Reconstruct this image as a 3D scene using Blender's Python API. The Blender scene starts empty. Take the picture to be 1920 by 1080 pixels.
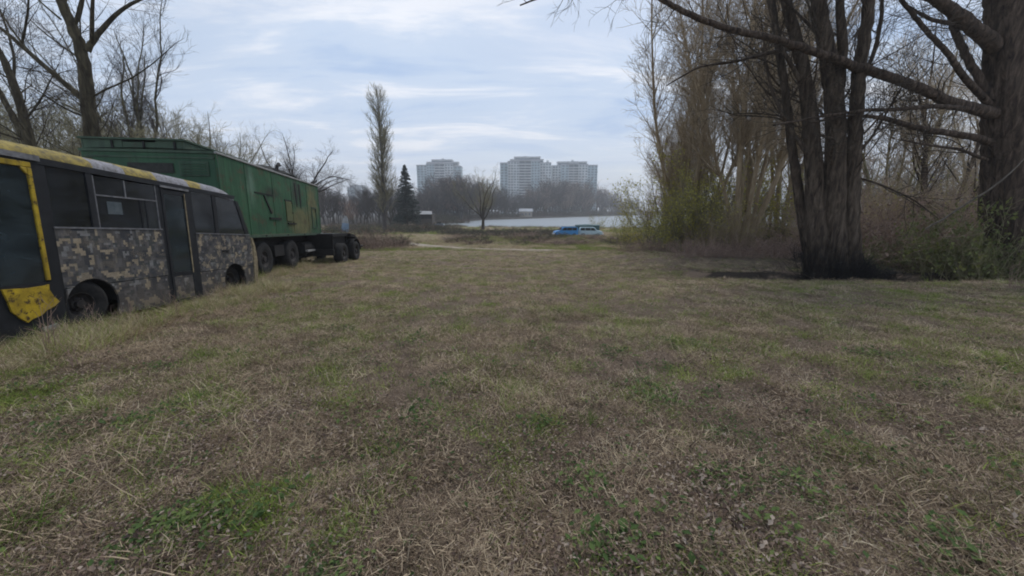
import bpy, bmesh, math, random
import numpy as np
from mathutils import Vector, Matrix, Euler
from mathutils.geometry import tessellate_polygon

sc = bpy.context.scene
COL = sc.collection
R = math.radians

# ---------------------------------------------------------------- camera
F_PX, HOR, EYE = 700.0, 397.0, 1.6
PITCH = math.atan((540 - HOR) / F_PX)
cam = bpy.data.cameras.new('camera')
cam.sensor_width = 36.0
cam.lens = F_PX / 1920 * 36
cam.clip_start = 0.05
cam.clip_end = 6000
cam_ob = bpy.data.objects.new('camera', cam)
COL.objects.link(cam_ob)
cam_ob.location = (0, 0, EYE)
cam_ob.rotation_euler = (math.pi / 2 - PITCH, 0, 0)
sc.camera = cam_ob

# ---------------------------------------------------------------- sky, sun, exposure
SUN_EL, SUN_AZ = 56.0, 24.0
w = bpy.data.worlds.new('World')
sc.world = w
w.use_nodes = True
nt = w.node_tree
nt.nodes.clear()
N = nt.nodes.new
L = nt.links.new
out = N('ShaderNodeOutputWorld')
bg = N('ShaderNodeBackground')
bg.inputs['Strength'].default_value = 0.1
sky = N('ShaderNodeTexSky')
sky.sky_type = 'NISHITA'
sky.sun_disc = False
sky.sun_elevation = R(SUN_EL)
sky.sun_rotation = R(SUN_AZ)
sky.dust_density = 2.0
tc = N('ShaderNodeTexCoord')
sep = N('ShaderNodeSeparateXYZ')
L(tc.outputs['Generated'], sep.inputs[0])
mx = N('ShaderNodeMath'); mx.operation = 'MAXIMUM'; mx.inputs[1].default_value = 0.0
L(sep.outputs['Z'], mx.inputs[0])
ad = N('ShaderNodeMath'); ad.operation = 'ADD'; ad.inputs[1].default_value = 0.10
L(mx.outputs[0], ad.inputs[0])
dx = N('ShaderNodeMath'); dx.operation = 'DIVIDE'
dy = N('ShaderNodeMath'); dy.operation = 'DIVIDE'
L(sep.outputs['X'], dx.inputs[0]); L(ad.outputs[0], dx.inputs[1])
L(sep.outputs['Y'], dy.inputs[0]); L(ad.outputs[0], dy.inputs[1])
cmb = N('ShaderNodeCombineXYZ')
L(dx.outputs[0], cmb.inputs[0]); L(dy.outputs[0], cmb.inputs[1])


def cloud_noise(scale, detail, rough, dist, off, stretch):
    mp = N('ShaderNodeMapping')
    mp.inputs['Location'].default_value = off
    mp.inputs['Scale'].default_value = stretch
    mp.inputs['Rotation'].default_value = (0, 0, R(-6))
    n = N('ShaderNodeTexNoise')
    n.inputs['Scale'].default_value = scale
    n.inputs['Detail'].default_value = detail
    n.inputs['Roughness'].default_value = rough
    n.inputs['Distortion'].default_value = dist
    L(cmb.outputs[0], mp.inputs[0]); L(mp.outputs[0], n.inputs['Vector'])
    return n


n1 = cloud_noise(1.05, 9.0, 0.60, 0.55, (3.1, 1.7, 0), (0.7, 1.6, 1))
n2 = cloud_noise(0.5, 2.0, 0.5, 0.2, (7.3, -2.2, 2), (0.6, 1.0, 1))
rp = N('ShaderNodeValToRGB')
rp.color_ramp.interpolation = 'EASE'
e = rp.color_ramp.elements
e[0].position = 0.34; e[0].color = (4.0, 5.25, 7.4, 1)
e[1].position = 0.66; e[1].color = (7.9, 8.2, 8.9, 1)
em = e.new(0.5); em.color = (5.3, 6.3, 7.9, 1)
L(n1.outputs['Fac'], rp.inputs[0])
# thin places between the clouds let the clear sky through
rp2 = N('ShaderNodeValToRGB')
rp2.color_ramp.elements[0].position = 0.32; rp2.color_ramp.elements[0].color = (0.55, 0.55, 0.55, 1)
rp2.color_ramp.elements[1].position = 0.58; rp2.color_ramp.elements[1].color = (1, 1, 1, 1)
L(n2.outputs['Fac'], rp2.inputs[0])
mix = N('ShaderNodeMixRGB')
L(rp2.outputs[0], mix.inputs[0]); L(sky.outputs[0], mix.inputs[1]); L(rp.outputs[0], mix.inputs[2])
# pale veil low over the horizon
hz = N('ShaderNodeMapRange')
hz.inputs['From Min'].default_value = 0.0; hz.inputs['From Max'].default_value = 0.22
hz.inputs['To Min'].default_value = 0.8; hz.inputs['To Max'].default_value = 0.0
L(mx.outputs[0], hz.inputs[0])
mix2 = N('ShaderNodeMixRGB')
mix2.inputs[2].default_value = (7.6, 8.0, 8.7, 1)
L(hz.outputs[0], mix2.inputs[0]); L(mix.outputs[0], mix2.inputs[1])
L(mix2.outputs[0], bg.inputs['Color'])
L(bg.outputs[0], out.inputs['Surface'])

sun = bpy.data.lights.new('sun', 'SUN')
sun.energy = 1.5
sun.angle = R(12)
sun.color = (1.0, 0.95, 0.88)
sun_ob = bpy.data.objects.new('sun', sun)
COL.objects.link(sun_ob)
S = Vector((math.sin(R(SUN_AZ)) * math.cos(R(SUN_EL)), math.cos(R(SUN_AZ)) * math.cos(R(SUN_EL)), math.sin(R(SUN_EL))))
sun_ob.rotation_euler = (-S).to_track_quat('-Z', 'Y').to_euler()

sc.view_settings.view_transform = 'Standard'
sc.view_settings.look = 'None'
sc.view_settings.exposure = 0.26
sc.view_settings.gamma = 1.0
sc.view_settings.use_curve_mapping = False
sc.render.engine = 'CYCLES'
cy = sc.cycles
cy.use_denoising = True
cy.max_bounces = 6
cy.diffuse_bounces = 3
cy.glossy_bounces = 3
cy.transmission_bounces = 4
cy.transparent_max_bounces = 12
cy.volume_bounces = 0
cy.caustics_reflective = False
cy.caustics_refractive = False
cy.pixel_filter_type = 'BLACKMAN_HARRIS'
cy.filter_width = 1.9

# ---------------------------------------------------------------- helpers
COS_P, SIN_P = math.cos(PITCH), math.sin(PITCH)


def ray(px, py):
    u = (px - 960) / F_PX
    v = (540 - py) / F_PX
    return np.array([u, COS_P + v * SIN_P, v * COS_P - SIN_P])


def W(px, py, y):
    """point seen at photo pixel (px,py) at forward distance y"""
    d = ray(px, py)
    return np.array([0, 0, EYE]) + d * (y / d[1])


def fade(t):
    t = np.clip(t, 0, 1)
    return t * t * (3 - 2 * t)


def hash2(ix, iy, seed):
    h = (ix.astype(np.int64) * 374761393 + iy.astype(np.int64) * 668265263 + seed * 974634777) & 0x7fffffff
    h = ((h ^ (h >> 13)) * 1274126177) & 0x7fffffff
    h = h ^ (h >> 16)
    return (h & 0xffff) / 65535.0


def vnoise(x, y, seed=0):
    x = np.asarray(x, float); y = np.asarray(y, float)
    ix = np.floor(x); iy = np.floor(y)
    fx = fade(x - ix); fy = fade(y - iy)
    a = hash2(ix, iy, seed); b = hash2(ix + 1, iy, seed)
    c = hash2(ix, iy + 1, seed); d = hash2(ix + 1, iy + 1, seed)
    return (a * (1 - fx) + b * fx) * (1 - fy) + (c * (1 - fx) + d * fx) * fy


def fbm(x, y, seed=0, octv=4):
    s = 0; a = 0.5; t = 0
    for o in range(octv):
        s = s + a * vnoise(np.asarray(x) * 2 ** o, np.asarray(y) * 2 ** o, seed + o * 7)
        t += a; a *= 0.5
    return s / t


WATER_Z = -3.2
LAKE = np.array([(-30, 146), (-24, 128), (-10, 112), (8, 103), (40, 99), (90, 96), (180, 92), (420, 70), (900, 60),
                 (1500, 300), (1500, 2400), (700, 1380), (300, 740), (110, 430), (50, 330), (10, 262), (-14, 226), (-26, 190)], float)


def poly_sd(x, y, P):
    """signed distance to polygon, negative inside"""
    x = np.asarray(x, float); y = np.asarray(y, float)
    best = np.full(x.shape, 1e9)
    inside = np.zeros(x.shape, bool)
    n = len(P)
    for i in range(n):
        ax, ay = P[i]; bx, by = P[(i + 1) % n]
        ex, ey = bx - ax, by - ay
        t = np.clip(((x - ax) * ex + (y - ay) * ey) / (ex * ex + ey * ey), 0, 1)
        best = np.minimum(best, np.hypot(x - ax - t * ex, y - ay - t * ey))
        cond = ((ay > y) != (by > y))
        with np.errstate(divide='ignore', invalid='ignore'):
            xin = (bx - ax) * (y - ay) / np.where(by == ay, 1e-9, by - ay) + ax
        inside ^= cond & (x < xin)
    return np.where(inside, -best, best)


def water_sd(x, y):
    d = poly_sd(x, y, LAKE)
    e1 = (np.hypot((x + 24.5) / 4.2, (y - 119) / 9.0) - 1) * 4.2
    e2 = (np.hypot((x + 84) / 20, (y - 192) / 12.0) - 1) * 12
    wob = (fbm(x / 9.0, y / 9.0, 91, 3) - 0.5) * 4
    return np.minimum(np.minimum(d, e1), e2) + wob * 0.6


def gz(x, y):
    """height of the ground"""
    x = np.asarray(x, float); y = np.asarray(y, float)
    y0 = np.clip(y, -200, 4000)
    z = np.where(y0 < 28, -0.05 * y0, 0.0)
    a = np.clip(y0 - 28, 0, 17); z2 = -1.4 - 0.05 * a + 0.5 * (0.038 / 17) * a * a
    z2 = z2 - 0.012 * np.clip(y0 - 45, 0, 40)
    z = np.where(y0 < 28, z, z2)
    # gentle swells and small hummocks
    z = z + (fbm(x / 3.2, y / 3.2, 5, 3) - 0.5) * 0.10 * np.clip(1 - y0 / 120, 0.2, 1)
    z = z + (fbm(x / 0.42, y / 0.42, 15, 3) - 0.5) * 0.13 * np.clip(1 - y0 / 32, 0, 1)
    z = z + (fbm(x / 1.05, y / 1.05, 25, 3) - 0.5) * 0.13 * np.clip(1 - y0 / 45, 0, 1)
    # ditch at the foot of the trees on the right
    cx = 12.55 + 0.35 * np.sin(x * 0.35) + 0.02 * (x - 11)
    t = (y - cx)
    prof = np.where(t < 0, fade((t + 0.55) / 0.55), 1 - fade(t / 1.9))
    along = fade((x - 4.2) / 3.0)
    z = z - 0.55 * prof * along * np.where(t > 2, 0, 1)
    z = z + 0.30 * fade((t - 2.2) / 3) * along * (1 - fade((y - 22) / 10))
    # low grass bank in front of the water, beside the track
    z = z + 0.45 * np.exp(-((y - 46 - 0.12 * x) / 4.5) ** 2) * fade((x + 9) / 6)
    # shores
    d = water_sd(x, y)
    f = fade((9 - d) / 9)
    low = np.where(d > 0, WATER_Z + 0.12 + 0.02 * d, WATER_Z - 0.1 - 0.5 * fade(-d / 4))
    z = np.where(y0 > 60, z * (1 - f) + low * f, z)
    # far land
    far = fade((y0 - 350) / 900)
    z = z + far * 6 * np.where(d > 0, fade(d / 60), 0)
    return z


def gz1(x, y):
    return float(gz(np.array([x]), np.array([y]))[0])


def G(px, py):
    """where the view ray of a photo pixel meets the ground"""
    d = ray(px, py)
    ts = np.exp(np.linspace(math.log(1.5), math.log(500), 3000))
    X = d[0] * ts; Y = d[1] * ts; Z = EYE + d[2] * ts
    below = Z < gz(X, Y)
    i = int(np.argmax(below)) if below.any() else len(ts) - 1
    return np.array([X[i], Y[i], float(gz(X[i:i + 1], Y[i:i + 1])[0])])


def tag(o, label=None, cat=None, group=None, kind=None):
    if label: o['label'] = label
    if cat: o['category'] = cat
    if group: o['group'] = group
    if kind: o['kind'] = kind
    return o


def empty(name, label, cat, loc=(0, 0, 0), rot=(0, 0, 0), group=None):
    o = bpy.data.objects.new(name, None)
    COL.objects.link(o)
    o.location = loc
    o.rotation_euler = rot
    o.empty_display_size = 0.3
    return tag(o, label, cat, group)


def mesh_arrays(name, verts, faces, mat=None, parent=None, smooth=False, link=True):
    """verts (n,3); faces: list of int arrays (m,3) or (m,4)"""
    me = bpy.data.meshes.new(name)
    verts = np.asarray(verts, np.float32)
    me.vertices.add(len(verts))
    me.vertices.foreach_set('co', verts.ravel())
    faces = [np.asarray(f, np.int32) for f in faces if len(f)]
    loops = np.concatenate([f.ravel() for f in faces])
    tot = np.concatenate([np.full(len(f), f.shape[1], np.int32) for f in faces])
    start = np.concatenate([[0], np.cumsum(tot)[:-1]]).astype(np.int32)
    me.loops.add(len(loops))
    me.loops.foreach_set('vertex_index', loops)
    me.polygons.add(len(tot))
    me.polygons.foreach_set('loop_start', start)
    me.polygons.foreach_set('loop_total', tot)
    me.update(calc_edges=True)
    me.validate()
    me.polygons.foreach_set('use_smooth', np.full(len(me.polygons), smooth))
    if mat: me.materials.append(mat)
    o = bpy.data.objects.new(name, me)
    if link: COL.objects.link(o)
    if parent: o.parent = parent
    return o


class MB:
    """collects simple shapes into one mesh"""
    def __init__(self):
        self.v = []; self.f = []

    def add(self, vs, fs):
        b = len(self.v)
        self.v += [tuple(map(float, p)) for p in vs]
        self.f += [[i + b for i in f] for f in fs]
        return self

    def box(self, x0, x1, y0, y1, z0, z1, m=None):
        vs = [(x0, y0, z0), (x1, y0, z0), (x1, y1, z0), (x0, y1, z0), (x0, y0, z1), (x1, y0, z1), (x1, y1, z1), (x0, y1, z1)]
        if m is not None: vs = [m @ Vector(p) for p in vs]
        return self.add(vs, [(3, 2, 1, 0), (4, 5, 6, 7), (0, 1, 5, 4), (1, 2, 6, 5), (2, 3, 7, 6), (3, 0, 4, 7)])

    def slab(self, poly, y0, y1):
        """polygon in (x,z) extruded from y0 to y1"""
        n = len(poly)
        vs = [(p[0], y0, p[1]) for p in poly] + [(p[0], y1, p[1]) for p in poly]
        tri = tessellate_polygon([[Vector((p[0], p[1], 0)) for p in poly]])
        fs = [tuple(t) for t in tri] + [tuple(i + n for i in reversed(t)) for t in tri]
        fs += [(i, (i + 1) % n, (i + 1) % n + n, i + n) for i in range(n)]
        return self.add(vs, fs)

    def tube(self, pts, r, n=8, cap=True):
        pts = [Vector(p) for p in pts]
        if not hasattr(r, '__len__'): r = [r] * len(pts)
        rings = []
        up = Vector((0, 0, 1))
        for i, p in enumerate(pts):
            t = (pts[min(i + 1, len(pts) - 1)] - pts[max(i - 1, 0)]).normalized()
            a = t.cross(up if abs(t.z) < 0.95 else Vector((1, 0, 0))).normalized()
            b = t.cross(a)
            rings.append([p + (a * math.cos(k * 2 * math.pi / n) + b * math.sin(k * 2 * math.pi / n)) * r[i] for k in range(n)])
        vs = [q for rg in rings for q in rg]
        fs = []
        for i in range(len(pts) - 1):
            for k in range(n):
                fs.append((i * n + k, i * n + (k + 1) % n, (i + 1) * n + (k + 1) % n, (i + 1) * n + k))
        if cap:
            fs.append(tuple(range(n - 1, -1, -1)))
            fs.append(tuple((len(pts) - 1) * n + k for k in range(n)))
        return self.add(vs, fs)

    def lathe(self, prof, c, n=28, axis='y', rot=0):
        """profile [(radius, along)] turned about the y axis at c"""
        vs = []
        for k in range(n):
            a = 2 * math.pi * k / n
            for (r, t) in prof:
                p = Vector((r * math.cos(a), t, r * math.sin(a)))
                if rot: p = Matrix.Rotation(rot, 3, 'Z') @ p
                vs.append(Vector(c) + p)
        m = len(prof)
        fs = []
        for k in range(n):
            for i in range(m - 1):
                fs.append((k * m + i, k * m + i + 1, ((k + 1) % n) * m + i + 1, ((k + 1) % n) * m + i))
        return self.add(vs, fs)

    def loft(self, secs, close=False):
        m = len(secs[0])
        vs = [p for s in secs for p in s]
        fs = []
        for i in range(len(secs) - 1):
            for k in range(m if close else m - 1):
                fs.append((i * m + k, i * m + (k + 1) % m, (i + 1) * m + (k + 1) % m, (i + 1) * m + k))
        return self.add(vs, fs)

    def build(self, name, mat, parent=None, smooth=False, bevel=0.0, link=True):
        me = bpy.data.meshes.new(name)
        me.from_pydata(self.v, [], self.f)
        bm = bmesh.new(); bm.from_mesh(me)
        bmesh.ops.recalc_face_normals(bm, faces=bm.faces)
        bm.to_mesh(me); bm.free()
        if smooth: me.polygons.foreach_set('use_smooth', np.full(len(me.polygons), True))
        if mat: me.materials.append(mat)
        o = bpy.data.objects.new(name, me)
        if link: COL.objects.link(o)
        if parent: o.parent = parent
        if bevel:
            b = o.modifiers.new('bevel', 'BEVEL'); b.width = bevel; b.segments = 2; b.limit_method = 'ANGLE'
        return o


# ---------------------------------------------------------------- materials
def mat_new(name):
    m = bpy.data.materials.new(name)
    m.use_nodes = True
    t = m.node_tree
    return m, t, t.nodes['Principled BSDF']


def nd(t, kind, **kw):
    n = t.nodes.new(kind)
    for k, v in kw.items():
        if k.startswith('i_'): n.inputs[k[2:].replace('_', ' ')].default_value = v
        else: setattr(n, k, v)
    return n


def ramp(t, src, stops, interp='LINEAR'):
    r = t.nodes.new('ShaderNodeValToRGB')
    r.color_ramp.interpolation = interp
    el = r.color_ramp.elements
    while len(el) < len(stops): el.new(0.5)
    for q, (p, c) in zip(el, stops):
        q.position = p; q.color = (*c, 1)
    t.links.new(src, r.inputs[0])
    return r.outputs[0]


def noise(t, scale, detail=4, rough=0.55, dist=0.0, coord='Object', stretch=None, off=None):
    c = t.nodes.new('ShaderNodeTexCoord')
    o = c.outputs[coord]
    if stretch or off:
        mp = t.nodes.new('ShaderNodeMapping')
        if stretch: mp.inputs['Scale'].default_value = stretch
        if off: mp.inputs['Location'].default_value = off
        t.links.new(o, mp.inputs[0]); o = mp.outputs[0]
    n = nd(t, 'ShaderNodeTexNoise', i_Scale=scale, i_Detail=detail, i_Roughness=rough, i_Distortion=dist)
    t.links.new(o, n.inputs['Vector'])
    return n.outputs['Fac']


def mixc(t, fac, a, b, blend='MIX'):
    m = nd(t, 'ShaderNodeMixRGB', blend_type=blend)
    for s, v in ((0, fac), (1, a), (2, b)):
        if isinstance(v, (int, float)): m.inputs[s].default_value = v
        elif isinstance(v, tuple): m.inputs[s].default_value = (*v, 1)
        else: t.links.new(v, m.inputs[s])
    return m.outputs[0]


def bump(t, p, h, strength=0.5, dist=0.02):
    b = nd(t, 'ShaderNodeBump', i_Strength=strength, i_Distance=dist)
    t.links.new(h, b.inputs['Height'])
    t.links.new(b.outputs[0], p.inputs['Normal'])


def M_noise(name, stops, scale=4, detail=5, rough=0.85, bstr=0.0, bdist=0.02, bscale=None, stretch=None, spec=0.3, metal=0.0):
    m, t, p = mat_new(name)
    f = noise(t, scale, detail, 0.6, stretch=stretch)
    t.links.new(ramp(t, f, stops), p.inputs['Base Color'])
    p.inputs['Roughness'].default_value = rough
    p.inputs['Specular IOR Level'].default_value = spec
    p.inputs['Metallic'].default_value = metal
    if bstr:
        h = noise(t, bscale or scale * 3, 5, 0.6, stretch=stretch)
        bump(t, p, h, bstr, bdist)
    return m


def M_rand(name, stops, rough=0.8, transl=0.25, spec=0.2):
    """leaf-like material whose colour varies from copy to copy and along noise"""
    m, t, p = mat_new(name)
    oi = t.nodes.new('ShaderNodeObjectInfo')
    col = ramp(t, oi.outputs['Random'], stops)
    t.links.new(col, p.inputs['Base Color'])
    p.inputs['Roughness'].default_value = rough
    p.inputs['Specular IOR Level'].default_value = spec
    if transl:
        tr = t.nodes.new('ShaderNodeBsdfTranslucent')
        t.links.new(col, tr.inputs[0])
        mx_ = t.nodes.new('ShaderNodeMixShader'); mx_.inputs[0].default_value = transl
        o = t.nodes['Material Output']
        t.links.new(p.outputs[0], mx_.inputs[1]); t.links.new(tr.outputs[0], mx_.inputs[2])
        t.links.new(mx_.outputs[0], o.inputs['Surface'])
    return m


def M_leaf(name, stops, scale=3, rough=0.7, transl=0.3):
    m, t, p = mat_new(name)
    col = ramp(t, noise(t, scale, 3, 0.7), stops)
    t.links.new(col, p.inputs['Base Color'])
    p.inputs['Roughness'].default_value = rough
    tr = t.nodes.new('ShaderNodeBsdfTranslucent')
    t.links.new(col, tr.inputs[0])
    mx_ = t.nodes.new('ShaderNodeMixShader'); mx_.inputs[0].default_value = transl
    o = t.nodes['Material Output']
    t.links.new(p.outputs[0], mx_.inputs[1]); t.links.new(tr.outputs[0], mx_.inputs[2])
    t.links.new(mx_.outputs[0], o.inputs['Surface'])
    return m


def ground_material():
    m, t, p = mat_new('field_soil_and_thatch')
    big = noise(t, 0.55, 4, 0.6)
    mid = noise(t, 3.2, 5, 0.65)
    fine = noise(t, 38, 6, 0.75)
    fib = noise(t, 60, 4, 0.7, dist=2.0, stretch=(1.0, 0.35, 1))
    soil = ramp(t, fine, [(0.25, (0.065, 0.047, 0.036)), (0.55, (0.18, 0.135, 0.10)), (0.85, (0.34, 0.27, 0.205))])
    straw = ramp(t, fib, [(0.25, (0.13, 0.10, 0.06)), (0.5, (0.34, 0.265, 0.17)), (0.8, (0.52, 0.42, 0.28))])
    green = ramp(t, fine, [(0.2, (0.055, 0.07, 0.022)), (0.7, (0.16, 0.18, 0.06))])
    f1 = ramp(t, mid, [(0.36, (0, 0, 0)), (0.60, (1, 1, 1))])
    a = mixc(t, f1, soil, straw)
    f2 = ramp(t, big, [(0.50, (0, 0, 0)), (0.66, (0.8, 0.8, 0.8))])
    a = mixc(t, f2, a, green)
    # ditch shade put into the dark leaf mould's colour, carried by the mesh
    at = nd(t, 'ShaderNodeAttribute', attribute_name='mould_shade')
    mould_shade = ramp(t, fine, [(0.3, (0.012, 0.010, 0.008)), (0.8, (0.05, 0.040, 0.032))])
    a = mixc(t, at.outputs['Fac'], a, mould_shade)
    at2 = nd(t, 'ShaderNodeAttribute', attribute_name='bare')
    a = mixc(t, at2.outputs['Fac'], a, soil)
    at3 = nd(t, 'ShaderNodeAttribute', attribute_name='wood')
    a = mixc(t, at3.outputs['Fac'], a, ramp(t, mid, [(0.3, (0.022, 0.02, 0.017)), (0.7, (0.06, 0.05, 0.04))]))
    t.links.new(a, p.inputs['Base Color'])
    p.inputs['Roughness'].default_value = 0.95
    p.inputs['Specular IOR Level'].default_value = 0.1
    bump(t, p, fib, 0.9, 0.03)
    return m


def camo_material():
    m, t, p = mat_new('digital_camouflage_paint')
    c = t.nodes.new('ShaderNodeTexCoord')
    sn = nd(t, 'ShaderNodeVectorMath', operation='SNAP')
    sn.inputs[1].default_value = (0.040, 5.0, 0.040)
    t.links.new(c.outputs['Object'], sn.inputs[0])
    n = nd(t, 'ShaderNodeTexNoise', i_Scale=3.9, i_Detail=1.6, i_Roughness=0.5)
    t.links.new(sn.outputs[0], n.inputs['Vector'])
    mp = nd(t, 'ShaderNodeMapping'); mp.inputs['Location'].default_value = (9.3, 0, 4.1)
    t.links.new(sn.outputs[0], mp.inputs[0])
    n2_ = nd(t, 'ShaderNodeTexNoise', i_Scale=5.2, i_Detail=1.6, i_Roughness=0.5)
    t.links.new(mp.outputs[0], n2_.inputs['Vector'])
    a = ramp(t, n.outputs['Fac'], [(0.0, (0.034, 0.037, 0.045)), (0.45, (0.068, 0.065, 0.064)), (0.53, (0.105, 0.10, 0.10)), (0.60, (0.042, 0.048, 0.05))], 'CONSTANT')
    tan = ramp(t, n2_.outputs['Fac'], [(0.0, (0, 0, 0)), (0.58, (1, 1, 1))], 'CONSTANT')
    col = mixc(t, tan, a, (0.30, 0.245, 0.17))
    pale = ramp(t, n2_.outputs['Fac'], [(0.0, (1, 1, 1)), (0.36, (0, 0, 0))], 'CONSTANT')
    col = mixc(t, pale, col, (0.19, 0.19, 0.19))
    d = noise(t, 9, 6, 0.7)
    col = mixc(t, ramp(t, d, [(0.4, (0, 0, 0)), (0.75, (0.55, 0.55, 0.55))]), col, (0.07, 0.06, 0.05))
    sep_ = nd(t, 'ShaderNodeSeparateXYZ'); t.links.new(c.outputs['Object'], sep_.inputs[0])
    mud = nd(t, 'ShaderNodeMapRange'); mud.inputs['From Min'].default_value = 0.1; mud.inputs['From Max'].default_value = 0.75
    mud.inputs['To Min'].default_value = 0.75; mud.inputs['To Max'].default_value = 0.0
    t.links.new(sep_.outputs['Z'], mud.inputs[0])
    col = mixc(t, mud.outputs[0], col, (0.085, 0.07, 0.055))
    t.links.new(col, p.inputs['Base Color'])
    p.inputs['Roughness'].default_value = 0.8
    p.inputs['Specular IOR Level'].default_value = 0.25
    bump(t, p, noise(t, 2.2, 4, 0.55), 0.5, 0.07)
    return m


def worn_paint(name, base, dark, rust, scale=2.0, rough=0.6, rust_lo=0.56, rust_hi=0.68, streak=True):
    m, t, p = mat_new(name)
    a = ramp(t, noise(t, scale, 6, 0.65), [(0.3, dark), (0.65, base)])
    r = noise(t, scale * 2.3, 8, 0.72, off=(4, 2, 7))
    a = mixc(t, ramp(t, r, [(rust_lo, (0, 0, 0)), (rust_hi, (1, 1, 1))]), a, rust)
    if streak:
        st = noise(t, 5, 5, 0.6, stretch=(1.6, 1.6, 0.12))
        a = mixc(t, ramp(t, st, [(0.5, (0, 0, 0)), (0.75, (0.65, 0.65, 0.65))]), a, tuple(0.45 * x for x in dark))
    t.links.new(a, p.inputs['Base Color'])
    p.inputs['Roughness'].default_value = rough
    p.inputs['Specular IOR Level'].default_value = 0.3
    bump(t, p, noise(t, scale * 1.3, 3, 0.5), 0.25, 0.06)
    return m


def glass_material(name, tint=(0.22, 0.25, 0.25), dust_and_sheen=0.3, dcol=(0.07, 0.075, 0.08)):
    m, t, p = mat_new(name)
    t.nodes.remove(p)
    tr = t.nodes.new('ShaderNodeBsdfTransparent'); tr.inputs[0].default_value = (*tint, 1)
    gl = t.nodes.new('ShaderNodeBsdfGlossy'); gl.inputs['Roughness'].default_value = 0.06
    df = t.nodes.new('ShaderNodeBsdfDiffuse'); df.inputs[0].default_value = (*dcol, 1)
    fr = nd(t, 'ShaderNodeFresnel', i_IOR=1.75)
    a = t.nodes.new('ShaderNodeMixShader'); b = t.nodes.new('ShaderNodeMixShader')
    t.links.new(fr.outputs[0], a.inputs[0]); t.links.new(tr.outputs[0], a.inputs[1]); t.links.new(gl.outputs[0], a.inputs[2])
    n = noise(t, 1.8, 7, 0.7, 0.8, stretch=(1, 1, 1.6))
    mr = nd(t, 'ShaderNodeMapRange'); mr.inputs['From Min'].default_value = 0.3; mr.inputs['From Max'].default_value = 0.7
    mr.inputs['To Min'].default_value = dust_and_sheen * 0.3; mr.inputs['To Max'].default_value = dust_and_sheen * 1.7  # patchy film: dust plus window reflections put into its colour
    t.links.new(n, mr.inputs[0])
    t.links.new(mr.outputs[0], b.inputs[0]); t.links.new(a.outputs[0], b.inputs[1]); t.links.new(df.outputs[0], b.inputs[2])
    t.links.new(b.outputs[0], t.nodes['Material Output'].inputs['Surface'])
    return m


def roof_material():
    """yellow paint with grey primer patches where the paint has gone"""
    m, t, p = mat_new('flaking_yellow_roof_paint')
    c = t.nodes.new('ShaderNodeTexCoord')
    sx = nd(t, 'ShaderNodeSeparateXYZ'); t.links.new(c.outputs['Object'], sx.inputs[0])
    nz = noise(t, 3.0, 5, 0.6)
    # patches along the bus: grey at 0.6-1.05, 1.75-2.6, 3.1 and on
    dist = nd(t, 'ShaderNodeMath', operation='MULTIPLY_ADD'); dist.inputs[1].default_value = 0.5
    t.links.new(nz, dist.inputs[0]); t.links.new(sx.outputs['X'], dist.inputs[2])
    mr = nd(t, 'ShaderNodeMapRange'); mr.inputs['From Min'].default_value = -3; mr.inputs['From Max'].default_value = 5.5
    t.links.new(dist.outputs[0], mr.inputs[0])
    k = lambda s: (s + 0.25 + 3) / 8.5
    patch = ramp(t, mr.outputs[0], [(0, (0, 0, 0)), (k(0.50), (1, 1, 1)), (k(1.05), (0, 0, 0)), (k(1.75), (1, 1, 1)), (k(2.55), (0, 0, 0)), (k(2.95), (1, 1, 1))], 'CONSTANT')
    # patches sit on the cove below the shoulder of the roof
    zz = nd(t, 'ShaderNodeMath', operation='MULTIPLY_ADD'); zz.inputs[1].default_value = 0.16
    t.links.new(noise(t, 6, 4, 0.6, off=(3, 1, 1)), zz.inputs[0]); t.links.new(sx.outputs['Z'], zz.inputs[2])
    low = nd(t, 'ShaderNodeMath', operation='LESS_THAN'); low.inputs[1].default_value = 2.90
    t.links.new(zz.outputs[0], low.inputs[0])
    f = mixc(t, 1.0, patch, low.outputs[0], 'MULTIPLY')
    yel = ramp(t, noise(t, 7, 6, 0.7), [(0.34, (0.075, 0.058, 0.02)), (0.54, (0.26, 0.195, 0.03)), (0.8, (0.33, 0.26, 0.07))])
    gry = ramp(t, noise(t, 9, 5, 0.7), [(0.3, (0.11, 0.11, 0.12)), (0.7, (0.27, 0.27, 0.30))])
    a = mixc(t, f, yel, gry)
    d = noise(t, 14, 6, 0.75, off=(1, 5, 2))
    a = mixc(t, ramp(t, d, [(0.50, (0, 0, 0)), (0.66, (0.85, 0.85, 0.85))]), a, (0.05, 0.045, 0.035))
    t.links.new(a, p.inputs['Base Color'])
    p.inputs['Roughness'].default_value = 0.75
    bump(t, p, noise(t, 6, 5, 0.6), 0.4, 0.03)
    return m


MT = {}
MT['ground'] = ground_material()
MT['camo'] = camo_material()
MT['roof'] = roof_material()
MT['yellow'] = worn_paint('worn_yellow_paint', (0.46, 0.32, 0.02), (0.20, 0.135, 0.015), (0.06, 0.035, 0.015), 5.0, 0.6, 0.53, 0.61, True)
MT['black_body'] = M_noise('dull_black_body_paint', [(0.3, (0.006, 0.007, 0.009)), (0.7, (0.017, 0.018, 0.022))], 6, rough=0.55, bstr=0.1)
MT['grey_trim'] = M_noise('weathered_grey_trim', [(0.3, (0.07, 0.07, 0.075)), (0.7, (0.20, 0.20, 0.21))], 12, rough=0.6)
MT['tan_trim'] = M_noise('weathered_tan_trim', [(0.3, (0.10, 0.08, 0.05)), (0.7, (0.32, 0.26, 0.16))], 9, rough=0.7)
MT['glass'] = glass_material('bus_glass_dust_and_sheen', (0.26, 0.28, 0.29), 0.38, (0.05, 0.056, 0.064))
MT['glass2'] = glass_material('door_glass_dust_and_sheen', (0.22, 0.27, 0.29), 0.42, (0.05, 0.068, 0.078))
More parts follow.
